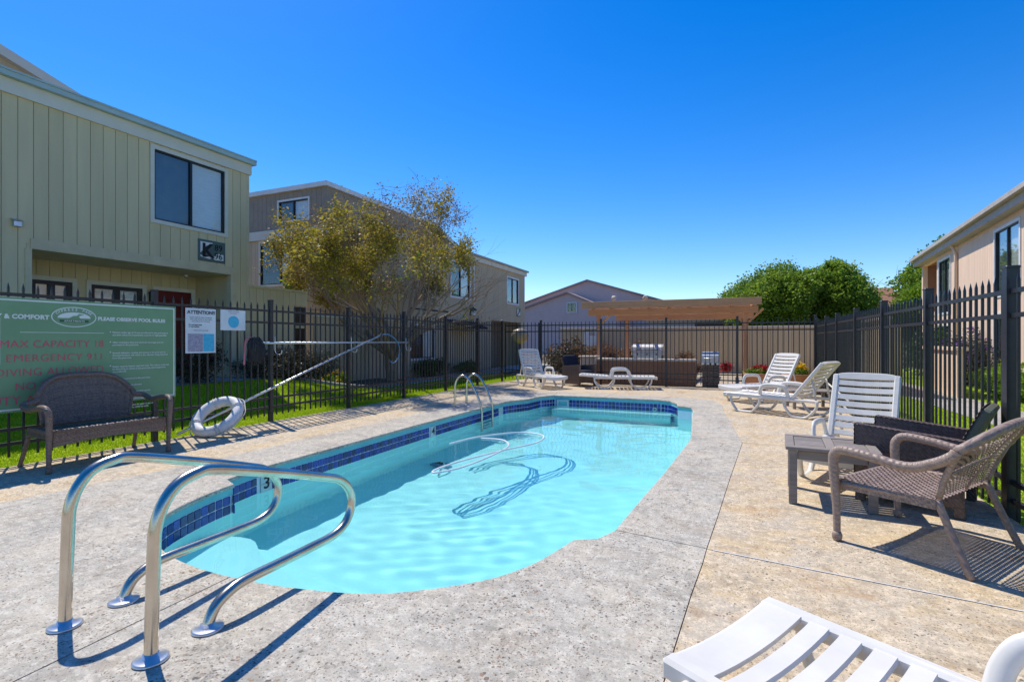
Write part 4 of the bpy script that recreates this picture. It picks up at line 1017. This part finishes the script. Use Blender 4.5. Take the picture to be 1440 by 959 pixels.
# ------------------------------------------------------------------ pool rails, ladder
def hand_rail(label, x):
    t = thing('hand_rail', label, 'hand rail', (x, 1.24, 0), 0, 'steel entry rails')
    y0 = 1.24
    pts = [(0,0,0), (0,.005,.2), (0,.012,.42), (0,.018,.50), (0,.045,.58), (0,.10,.645), (0,.18,.672), (0,.27,.668), (0,.6,.575), (0,.92,.475), (0,1.02,.435), (0,1.085,.375), (0,1.115,.30), (0,1.10,.225), (0,1.05,.17), (0,.96,.14), (0,.8,.135), (0,.6,.133), (0,.42,.132), (0,.34,.12), (0,.27,.085), (0,.235,.03), (0,.23,0)]
    m = MB(); m.tube(crom(pts, 5), .0238, 18); m.build('tube', M['steel'], t)
    for y in (0, .23): MB().lathe([(.062,0),(.062,.008),(.056,.013),(.03,.018),(.027,.03)], n=28).build('escutcheon', M['steel_plate'], t, (0, y, 0))
hand_rail('steel entry rail nearest the camera, in front of its twin', -2.05)
hand_rail('steel entry rail further left, behind its twin', -2.63)
LD = thing('pool_ladder', 'steel pool ladder with two hooped rails at the left pool edge', 'ladder', (-4.72, 8.2, 0), 0)
for y in (-.02, .42):
    pts = [(0,y,0), (0,y,.3), (.0,y,.42), (.05,y,.53), (.13,y,.585), (.22,y,.575), (.32,y,.49), (.43,y,.3), (.52,y,.1), (.545,y,-.02), (.55,y,-.2), (.55,y,-1.0)]
    r_ = MB(); r_.tube(crom(pts, 5), .021, 14); ro = r_.build('rail', M['steel'], LD); MB().lathe([(.045,0),(.045,.008),(.024,.014)], n=20).build('escutcheon', M['steel_plate'], ro, (0, y, 0))
for z in (-.32, -.6, -.88): MB().bbox(.51, .60, 0, .40, z-.015, z+.015, .006).build('tread', M['white'], LD)

# ------------------------------------------------------------------ floating hose and cleaner
HO = thing('vacuum_hose', 'white vacuum hose floating in loops on the pool', 'hose', (-3.2, 6.3, WZ))
hp = [(-3.72,6.3),(-3.6,6.9),(-3.2,7.5),(-2.75,7.45),(-2.62,6.9),(-2.85,6.2),(-3.05,5.5),(-3.12,5.0),(-3.05,4.85),(-2.9,5.2),(-2.85,5.9),(-2.9,6.5),(-3.15,6.85),(-3.5,6.85)]
cv = crom([(x+3.2, y-6.3, .006) for x, y in hp], 10); MB().tube(cv, .013, 8).build('hose_tube', M['hose'], HO)
CL = thing('pool_cleaner', 'small dark pool cleaner on the floor near the number four', 'pool cleaner', (-3.75, 6.1, -1.27)); MB().bbox(-.14,.14,-.1,.1,.02,.12,.04).build('body', M['bluehose'], CL); MB().lathe([(.05,0),(.06,.05),(.02,.1)], n=12).build('cap', M['black'], CL, (0,0,.12))
MB().tube(crom([(0,0,.2),(.12,-.1,.3),(.2,-.3,.2),(.25,-.45,.05)],6), .016, 8).build('tail', M['white'], CL)

# ------------------------------------------------------------------ signs on the left fence
SG = thing('pool_rules_sign', 'large green pool rules sign with white border and red capacity text', 'sign', (-6.50, 1.95, .52), R(90))
SW_, SHh = 2.28, 1.13
MB().bbox(0, SW_, -.008, .004, 0, SHh, .002).build('panel', M['sign_green'], SG)
bd = MB()
for r_ in ((.02, SW_-.02, SHh-.034, SHh-.02), (.02, SW_-.02, .02, .034), (.02, .034, .034, SHh-.034), (SW_-.034, SW_-.02, .034, SHh-.034)): bd.box(r_[0], r_[1], -.0105, -.0085, r_[2], r_[3])
bd.build('border', M['sign_white'], SG)
def put(txt, size, mat, s_, z, align='CENTER', off=0, sp=1.0, lines=1.0, name='lettering'):
    inst(name, text_mesh(name, txt, size, M[mat], align, .0007, off, sp, lines), SG, (s_, -.0098, z), (R(90), 0, 0))
put('FOR YOUR SAFETY & COMFORT', .06, 'sign_white', .975, .94, 'RIGHT', .0028, 1.05)
put('PLEASE OBSERVE POOL RULES', .0545, 'sign_white', 1.415, .945, 'LEFT', .0024, 1.0)
put('MAX CAPACITY 18', .106, 'sign_red', 1.475, .665, 'RIGHT', -.0005, 1.0)
put('EMERGENCY 911', .106, 'sign_red', 1.475, .525, 'RIGHT', -.0005, 1.08)
put('NO DIVING ALLOWED', .106, 'sign_red', 1.475, .385, 'RIGHT', -.0005, 1.05)
put('NO LIFEGUARD', .106, 'sign_red', 1.475, .245, 'RIGHT', -.0005, 1.05)
put('ON DUTY AT ANY AGE', .12, 'sign_red', 1.475, .11, 'RIGHT', -.0005, 1.0)
MB().box(.74, 1.475, -.0105, -.0085, .785, .79).build('rule_line', M['sign_white'], SG)
rules = ['Persons under age of 14 are not allowed in the pool area at\nany time unless accompanied by a parent or legal guardian.',
 'Glass containers, food and alcoholic beverages are not\npermitted in the pool area.', 'Smooth behavior, running, and excess in the pool and on\nthe pool furniture will result in the offender being removed\nfrom the pool area.',
 'Radios must be battery operated only. The volume must not\nbe disturbing to others in the pool area, and headphones\nare preferred.', 'Pets are not permitted in the pool area.', 'Solo swimming is not allowed.', 'Residents must accompany their guests.', 'Management reserves the right to close the pool area.', 'Any person not dressed for pool or spa or\nbehaving badly may be asked to leave.']
z = .825
for i, r_ in enumerate(rules):
    k = r_.count('\n')+1
    put(r_, .0262, 'sign_white', 1.56, z-.021*k, 'LEFT', .0004, .98, 1.1)
    MB().box(1.533, 1.545, -.0105, -.0085, z-.029, z-.016).build('bullet', M['sign_white'], SG)
    z -= .042*k+(.03 if k > 1 else .034)
# oval emblem
em = MB(); N = 40; a0, b0, a1, b1 = .205, .108, .195, .098
vs = [(a0*math.cos(2*math.pi*k/N), -.0105, b0*math.sin(2*math.pi*k/N)) for k in range(N)]+[(a1*math.cos(2*math.pi*k/N), -.0105, b1*math.sin(2*math.pi*k/N)) for k in range(N)]
em.add(vs, [(k, (k+1) % N, N+(k+1) % N, N+k) for k in range(N)]); eo = em.build('emblem', M['sign_white'], SG, (1.195, 0, .955))
MB().prism_y([(.15*math.cos(math.pi*k/16), -.012+.062*math.sin(math.pi*k/16)) for k in range(17)], -.011, -.0088).build('emblem_dome', M['sign_white'], eo)
MB().prism_y([(-.05,-.012),(-.01,.012),(.02,.014),(.045,.036),(.09,.026),(.04,.012),(.05,-.012)], -.0125, -.0112).build('emblem_hill', M['sign_green'], eo)
MB().prism_y([(-.13,-.055),(.13,-.055),(.13,-.032),(-.13,-.032)], -.011, -.0088).build('emblem_bar', M['sign_dgreen'], eo)
for k, ch in enumerate('CYPRESS PARK'):
    if ch == ' ': continue
    a = R(152-k*11.3); inst('lettering', text_mesh('lettering', ch, .036, M['sign_white'], offset=.0006), eo, (.172*math.cos(a), -.0098, .075*math.sin(a)+.002), (R(90), -(a-math.pi/2)*.7, 0))
inst('lettering', text_mesh('lettering', 'APARTMENTS', .026, M['sign_white'], offset=.0004, space=1.2), eo, (0, -.0125, -.044), (R(90), 0, 0))
bx = MB().box(.18, .59, -.0105, -.0085, .47, .92).build('white_panel', M['sign_white'], SG)
for q in range(5): MB().box(.2, .575, -.0118, -.0107, .52+q*.075, .523+q*.075).build('panel_rule', M['ink'], bx)
MB().box(.2, .575, -.0118, -.0107, .85, .9).build('panel_heading', M['ink_grey'], bx)
P1 = thing('poster', 'tall laminated attention poster with two small pictures on the fence', 'poster', (-6.505, 4.36, 1.06), R(90))
MB().bbox(0, .42, -.003, .003, 0, .59, .001).build('sheet', M['paper'], P1)
def put2(par, txt, size, mat, s_, z, off=0, lines=1.0, align='CENTER'): inst('lettering', text_mesh('lettering', txt, size, M[mat], align, .0004, off, 1, lines), par, (s_, -.0042, z), (R(90), 0, 0))
put2(P1, 'ATTENTION!!', .062, 'ink', .215, .535, .0025)
put2(P1, 'If you want to have company,\nthey may come in, but make\nsure not to be too loud.', .026, 'ink', .21, .445)
put2(P1, 'Do not leave trash\nor toys behind', .024, 'ink', .04, .36, .001, 1, 'LEFT')
put2(P1, 'Thank you for your help!', .02, 'ink', .21, .30)
MB().box(.03, .235, -.0045, -.0032, .02, .255).build('picture', M['ink_grey'], P1); MB().box(.24, .395, -.0045, -.0032, .02, .255).build('picture', M['ink_cyan'], P1)
P2 = thing('poster', 'small pale poster with a round blue picture on the fence', 'poster', (-6.505, 4.85, 1.37), R(90))
MB().bbox(0, .39, -.003, .003, 0, .285, .001).build('sheet', M['paper'], P2); put2(P2, 'POOL CLOSES', .028, 'ink_grey', .2, .262); put2(P2, 'AT SUNSET', .022, 'ink_grey', .2, .232)
MB().prism_y([(.2+.085*math.cos(k*math.pi/14), .118+.085*math.sin(k*math.pi/14)) for k in range(28)], -.0045, -.0032).build('picture', M['ink_cyan'], P2)

# ------------------------------------------------------------------ rescue gear
LR = thing('life_ring', 'white life ring leaning on the fence foot beside the bench', 'life ring', (-6.2, 4.6, 0), R(90))
Mr = Matrix.Translation((0, .03, .235)) @ Matrix.Rotation(R(-40), 4, 'Y') @ Matrix.Rotation(R(8), 4, 'X')
m = MB(); m.tube([Mr @ Vector((.265*math.cos(a*math.pi/20), .265*math.sin(a*math.pi/20), 0)) for a in range(40)], .068, 14, closed=True); m.build('ring', M['ring'], LR)
for k in range(4):
    a = math.pi/4+k*math.pi/2; c = Vector((.265*math.cos(a), .265*math.sin(a), 0)); rd = Vector((math.cos(a), math.sin(a), 0))
    for q in range(2):
        aa = a+(q-.5)*.12; c = Vector((.265*math.cos(aa), .265*math.sin(aa), 0)); rd = Vector((math.cos(aa), math.sin(aa), 0))
        m = MB(); m.tube([Mr @ (c+rd*(.072*math.cos(b*math.pi/8))+Vector((0,0,.072*math.sin(b*math.pi/8)))) for b in range(16)], .006, 6, closed=True); m.build('rope_band', M['rope'], LR)
m = MB(); m.tube(crom([Mr @ Vector((.345*math.cos(a*math.pi/8)*(1+.05*(a % 2)), .345*math.sin(a*math.pi/8)*(1+.05*(a % 2)), -.02)) for a in range(16)], 4, True), .006, 6, closed=True); m.build('grab_rope', M['rope'], LR)
LP = thing('rescue_pole', 'long silver pole leaning from the life ring up to the fence', 'pole', (-6.42, 4.2, .05)); m = MB(); m.tube([(0,0,0),(.0,4.0,1.28)], .0165, 10); m.build('shaft', M['alu'], LP)
m = MB(); m.tube([(0,4.0,1.28),(-.02,4.06,1.30)], .022, 10); m.build('collar', M['black'], LP)
m = MB(); m.tube(crom([(0,4.05,1.29),(-.0,4.25,1.30),(.03,4.48,1.18),(.04,4.58,.98),(.03,4.5,.78),(.02,4.38,.72),(.0,4.32,.76)], 6), .011, 8); m.build('shepherd_hook', M['bluehose'], LP)
HP = thing('pool_pole', 'long silver pole hanging level on fence hooks', 'pole', (-6.47, 5.35, 1.19)); m = MB(); m.tube([(0,0,0),(0,3.85,.0)], .0165, 10); m.build('shaft', M['alu'], HP)
for s_ in (.42, 2.13, 3.84):
    hk = MB(); hk.tube(crom([(-.045,s_,.1),(-.045,s_,-.1),(-.03,s_+.01,-.16),(.02,s_+.03,-.18),(.05,s_+.04,-.15),(.05,s_+.04,-.11)],5), .008, 8); hk.build('hook', M['alu'], HP)
NT_ = thing('leaf_net', 'black leaf net with faded red edge hanging on the fence', 'net', (-6.46, 5.33, .88), R(90))
bag = MB(); 
def bagS(u, v):
    a = 2*math.pi*u; r = .06+.085*math.sin(math.pi*max(0,1-v)**.8*.75+.25); return Vector((math.cos(a)*r*(1.0+.12*math.sin(3*a+5*v)), math.sin(a)*r*.45-.06, .02+.36*v+.02*math.sin(2*a)))
weave(bag, bagS, 26, 22, .006, .004); bag.build('mesh_bag', M['net'], NT_)
for k in range(6):
    a = k*1.05; m = MB(); m.tube(crom([(.04*math.cos(a), -.05+.03*math.sin(a), .38), (.10*math.cos(a+.3), -.06+.06*math.sin(a), .2), (.12*math.cos(a), -.06+.05*math.sin(a+1), .05), (.02*math.cos(a), -.06, -.01)], 5), .009, 6); m.build('net_fold', M['net'], NT_)
m = MB(); m.tube(crom([(-.18,-.04,.0),(-.165,-.04,.2),(-.145,-.04,.36),(-.08,-.05,.385),(.0,-.05,.38)], 5), .014, 8); m.build('net_frame', M['pinkpipe'], NT_)
for i, lab in enumerate(('upper of two pale poles leaning low on the right fence', 'lower of two pale poles leaning low on the right fence')):
    t = thing('pool_pole', lab, 'pole', (1.71, 10.1, 0)); m = MB(); m.tube([(0, -.1, .22-.15*i), (0, 2.3, .38-.2*i)], .016, 8); m.build('shaft', M['rope'], t)

# ------------------------------------------------------------------ plants
def leaf_quads(P, size, flat=0.0, aspect=.55, jitter=.4, outward=None):
    n = len(P); d1 = rng.normal(size=(n, 3)); d1[:, 2] *= .6
    if outward is not None: d1 = d1+outward*.6
    d1 /= np.linalg.norm(d1, axis=1)[:, None]
    d2 = np.cross(d1, rng.normal(size=(n, 3))); d2 /= np.linalg.norm(d2, axis=1)[:, None]
    s_ = (size*rng.uniform(1-jitter, 1+jitter, n))[:, None]
    a = P; b = P+d1*s_*.5+d2*s_*aspect*.5; c = P+d1*s_; e = P+d1*s_*.5-d2*s_*aspect*.5
    return np.stack([a, b, c, e], 1).reshape(-1, 3)
def clumps(c, r, n_cl, n_leaf, cl_r, shell=.55, squash=None):
    """leaf anchor points in many small clumps spread through an ellipsoid, denser near its skin"""
    c = np.array(c); r = np.array(r); dirs = rng.normal(size=(n_cl, 3)); dirs /= np.linalg.norm(dirs, axis=1)[:, None]
    rad = shell+(1-shell)*rng.uniform(0, 1, n_cl)**.6
    wob = 1+.14*np.sin(dirs[:, 0]*4.1+c[0])+.12*np.sin(dirs[:, 1]*5.3+c[1])+.1*np.sin(dirs[:, 2]*6+1)
    cc = c+dirs*r*(rad*wob)[:, None]
    k = np.repeat(np.arange(n_cl), n_leaf); p = cc[k]+rng.normal(size=(n_cl*n_leaf, 3))*cl_r*rng.uniform(.5, 1.2, n_cl)[k][:, None]
    return p
def shrub(name, label, loc, r, mat, n=160, leaf=.05, cat='shrub', nl=30, group=None, extra=None):
    t = thing(name, label, cat, loc, 0, group)
    P = clumps((0, 0, r[2]*.95), r, n, nl, min(r)*.16, .3); P = P[P[:, 2] > .02]
    inst('foliage', raw_mesh('foliage', leaf_quads(P, leaf), 4, M[mat]), t)
    s_ = MB()
    for k in range(6):
        a = k*1.05; s_.tube([(0,0,0), (r[0]*.3*math.cos(a), r[1]*.3*math.sin(a), r[2]*.6), (r[0]*.6*math.cos(a+.3), r[1]*.6*math.sin(a+.3), r[2]*1.2)], [.014,.01,.005], 5)
    s_.build('stems', M['twig'], t)
    if extra:
        P = clumps((0, 0, r[2]*1.2), (r[0]*.9, r[1]*.9, r[2]*.9), extra[1], 8, .03, .9); P = P[P[:, 2] > r[2]*.8]
        tag(inst('flowers', raw_mesh('flowers', leaf_quads(P, extra[2], aspect=.8), 4, M[extra[0]]), t), kind='stuff')
    return t
def branches(mb, p, d, L, r, depth, tips, spread, gravity=0):
    n = 4; pts = [p]; rad = [r]; q = p; dd = d
    for k in range(n):
        dd = (dd+Vector((random.gauss(0, .13), random.gauss(0, .13), random.gauss(0, .1)+gravity))).normalized()
        q = q+dd*(L/n); pts.append(q); rad.append(r*(1-.5*(k+1)/n))
    mb.tube(pts, rad, 6 if depth > 1 else 4, cap=False)
    if depth == 0: tips.append((q, dd)); tips.append((pts[2], dd)); return
    for k in range(random.choice((2, 3, 3))):
        ax = Vector((random.gauss(0, 1), random.gauss(0, 1), random.gauss(0, .6))).normalized()
        nd = (dd+ax*spread*random.uniform(.6, 1.2)).normalized()
        i = random.choice((2, 3, 4, 4)); branches(mb, pts[i], nd, L*random.uniform(.62, .85), rad[i]*.75, depth-1, tips, spread, gravity)
# sparse olive tree in front of the taupe building
OT = thing('sparse_tree', 'sparse yellow green tree with bare twigs behind the left fence', 'tree', (-9.0, 12.0, -.05))
tk = MB(); tips = []
tk.tube(crom([(0,0,0),(.02,.0,.3),(-.03,-.02,.7),(.02,.02,1.15)], 4), [.21,.19,.175,.17,.165,.16,.16,.158,.155,.155,.15,.15,.145], 10)
tk.build('trunk', M['bark'], OT)
lb = MB()
for k in range(14):
    a = k*2*math.pi/14+random.uniform(-.2, .2); el = random.choice((.55, .85, 1.1, 1.5))
    dv = Vector((math.cos(a)*.95, math.sin(a)*(.8 if math.sin(a) > 0 else 1.05), el)).normalized()
    branches(lb, Vector((.05*math.cos(a), .05*math.sin(a), random.uniform(.75, 1.15))), dv, random.uniform(1.45, 1.95), .085, 4, tips, .52, .03)
lb.build('limbs', M['bark'], OT)
T = np.array([tuple(q) for q, _ in tips]); 
keep = (np.abs(T[:, 0]) < 3.4) & (T[:, 2] < 5.9) & (.85*T[:, 0]+.5*T[:, 1] < 2.2) & (.85*T[:, 0]+.5*T[:, 1] > -2.9) & (T[:, 1] < 3.2); T = T[keep]
noise = np.sin(T[:, 0]*1.9+.5)+np.sin(T[:, 1]*1.7+1)+np.sin(T[:, 2]*2.3)
ty = T[rng.permutation(len(T))]
def spray(A, k, s_): return (np.repeat(A, k, 0)+rng.normal(size=(len(A)*k, 3))*s_)
twv = MB()
sel = T[rng.permutation(len(T))[:2600]]
for q in sel:
    q = Vector(q)
    for _ in range(2):
        e = q+Vector((random.gauss(0,.17), random.gauss(0,.17), random.gauss(.08,.15))); twv.tube([q, q.lerp(e,.5)+Vector((random.gauss(0,.02),)*3), e], [.006,.004,.002], 3, cap=False)
tag(twv.build('twigs', M['twig'], OT), kind='stuff')
dens = T[(noise > -.1)]
inst('crown', raw_mesh('crown', leaf_quads(spray(dens, 46, .11), .07), 4, M['leaf_y']), OT)
inst('crown', raw_mesh('crown', leaf_quads(spray(T, 18, .12), .055), 4, M['leaf_b']), OT)
low = T[(T[:, 2] < 2.9)]
inst('crown', raw_mesh('crown', leaf_quads(spray(low, 3, .16), .08), 4, M['leaf_g']), OT)

def broad_tree(label, loc, rx, ry, h, n_cl, mat, leaf, crown_lo=.12):
    t = thing('broadleaf_tree', label, 'tree', loc)
    m = MB(); m.tube([(0,0,0),(.05,0,h*.2),(0,.05,h*.4)], [.24,.19,.15], 9); m.build('trunk', M['bark_dark'], t)
    m = MB(); tp = []
    for k in range(6):
        a = k*1.05; branches(m, Vector((0,0,h*.25+.1*k)), Vector((math.cos(a), math.sin(a), .9)).normalized(), h*.28, .09, 2, tp, .5)
    m.build('limbs', M['bark_dark'], t)
    cz = h*(1+crown_lo)/2; rz = h*(1-crown_lo)/2
    P = []
    for k in range(11):                    # overlapping boughs give an uneven outline
        a = random.uniform(0, 2*math.pi); q = random.uniform(.1, .62)
        zz = cz+rz*random.uniform(-.5, .62)*(1-.35*q)
        P.append(clumps((rx*q*math.cos(a), ry*q*math.sin(a), zz), (rx*random.uniform(.30, .5), ry*.42, rz*random.uniform(.28, .44)), n_cl//11, 26, .13, .7))
    P.append(clumps((0, 0, cz), (rx*.84, ry*.84, rz*.82), n_cl//2, 26, .2, .7))
    P = np.concatenate(P); P = P[P[:, 2] > h*.06]
    inst('crown', raw_mesh('crown', leaf_quads(P, leaf, aspect=.7), 4, M[mat]), t)
    return t
broad_tree('round green tree just right of the pergola', (1.9, 35.0, 0), 2.85, 2.6, 6.1, 2300, 'leaf_g', .14)
broad_tree('green tree between its round neighbour and the salmon building', (5.3, 36.5, 0), 2.9, 2.6, 6.2, 2300, 'leaf_g', .14)
broad_tree('tall green tree partly hidden by the salmon building eave', (13.3, 45, 0), 2.7, 2.6, 8.6, 1500, 'leaf_h', .2)
broad_tree('low yellow green tree beside the balcony of the salmon building', (9.4, 35, 0), 1.5, 1.5, 4.6, 700, 'leaf_h', .13)

shrub('shrub', 'plum coloured shrub by the entry recess, right of the sign', (-9.6, 6.6, .42), (.55, .5, .42), 'leaf_m', 150, .05)
shrub('shrub', 'wide dark shrub under the garden wall behind leaning pole', (-9.55, 8.7, .22), (.8, 1.05, .42), 'leaf_m', 260, .05)
shrub('shrub', 'pale sage shrub beside the brown wall door', (-9.65, 10.0, .12), (.4, .45, .45), 'leaf_s', 130, .045)
shrub('shrub', 'small yellow flowering clump in the curved bed', (-9.1, 9.85, .08), (.4, .45, .17), 'leaf_h', 110, .045, extra=('petal_y', 40, .05))
shrub('shrub', 'dark clipped shrub under the white window of taupe building', (-9.7, 15.2, 0), (.45, 1.0, .33), 'leaf_d', 200, .05)
shrub('shrub', 'low dark shrub right of the tree by taupe building', (-9.6, 17.6, 0), (.4, .8, .22), 'leaf_d', 130, .05)
bs = MB(); arc = crom([(-9.9,8.9,0),(-8.9,9.2,0),(-8.55,9.9,0),(-8.6,11.2,0),(-8.9,12.6,0)], 6); bs.tube([(p.x, p.y, ground_z(p.x, p.y)+.02) for p in arc], .1, 4, flat=(.8, 1)); o = bs.build('bed_kerb', M['path']); tag(o, 'curved concrete kerb round the planting bed', 'kerb')
bd_ = MB(); bd_.poly([(p.x, p.y) for p in arc]+[(-10, 12.6), (-10, 8.9)], -.05, .09); tag(bd_.build('planting_bed', M['earth']), kind='structure')
shrub('shrub', 'brown and plum shrub behind the far gate', (-5.4, 17.3, -.03), (.8, .7, .62), 'leaf_m', 260, .07, extra=('leaf_br', 60, .07))
shrub('shrub', 'dry rust coloured shrub left of pergola post', (-5.1, 20.9, -.03), (.75, .5, .6), 'leaf_br', 200, .07)
shrub('shrub', 'dry rust coloured shrub behind the second pergola post', (-3.6, 20.6, -.03), (.9, .5, .6), 'leaf_br', 200, .07)
shrub('shrub', 'rounded pinkish shrub behind right end of counter', (-1.55, 17.0, -.03), (.6, .5, .42), 'leaf_br', 180, .06)
shrub('shrub', 'small red flowering plant right of brick grill', (-.25, 16.2, .3), (.16, .16, .16), 'petal_r', 40, .05)
sp_ = thing('climbing_plant', 'bright green climbing plant before the taupe front window', 'plant', (-12.3, 11.6, 0)); P = clumps((0,0,3.05), (.22,.22,.42), 90, 26, .07, .3); inst('foliage', raw_mesh('foliage', leaf_quads(P, .09, aspect=.7), 4, M['leaf_h']), sp_); MB().tube([(0,0,0),(.03,0,1.5),(0,0,3)], [.04,.03,.02], 6).build('stem', M['twig'], sp_)
# right-hand garden
shrub('shrub', 'clipped lime green hedge by the path, nearest the right fence post', (5.3, 10.2, -.07), (.55, 1.9, .42), 'leaf_h', 420, .06)
shrub('shrub', 'lime green hedge farther along the right path', (5.6, 14.6, -.07), (.55, 1.9, .38), 'leaf_h', 380, .06)
shrub('shrub', 'purple flowering shrub against the salmon wall', (6.2, 19.0, -.07), (.7, 1.2, .75), 'leaf_m', 320, .07, extra=('petal_p', 70, .06))
shrub('shrub', 'dark round shrub between path and salmon wall', (5.4, 12.4, -.07), (.4, .45, .4), 'leaf_d', 160, .06)
shrub('shrub', 'dry brown shrub right of the large fence post', (5.0, 8.6, -.07), (.5, .6, .55), 'leaf_br', 160, .06)
shrub('shrub', 'dark green shrub far along the right path', (6.6, 23.5, -.07), (.8, 1.5, .9), 'leaf_d', 320, .08)
# terracotta pots
for lab, x, y, pet in (('terracotta pot with red flowers beside the pergola post', .48, 13.72, 'petal_r'), ('terracotta pot with yellow flowers in the far right corner', 1.32, 13.78, 'petal_y')):
    t = thing('flower_pot', lab, 'flower pot', (x, y, 0), 0, 'terracotta pots'); MB().lathe([(.20,0),(.22,.03),(.275,.36),(.285,.38),(.32,.385),(.325,.43),(.315,.445),(.285,.44),(.275,.40),(.02,.39)], n=28).build('pot', M['terracotta'], t)
    P = clumps((0,0,.47), (.22,.22,.07), 70, 20, .04, .1); P = P[P[:, 2] > .4]; inst('foliage', raw_mesh('foliage', leaf_quads(P, .06), 4, M['leaf_g']), t)
    P = clumps((.04,0,.56), (.15,.15,.09), 26, 14, .03, .2); tag(inst('flowers', raw_mesh('flowers', leaf_quads(P, .05, aspect=.9), 4, M[pet]), t), kind='stuff')
    MB().lathe([(.27,.385),(.01,.41)], n=20).build('soil', M['earth'], t)
GL = thing('globe_lamp', 'tan round lamp on a dark post behind the far gate', 'lamp', (-6.95, 16.6, 0)); MB().tube([(0,0,0),(0,0,1.15)], .03, 10).build('post', M['black'], GL); MB().lathe([(.1,0),(.27,.14),(.31,.32),(.25,.48),(.06,.54)], n=20).build('globe', M['lamp_glass'], GL, (0,0,1.12))
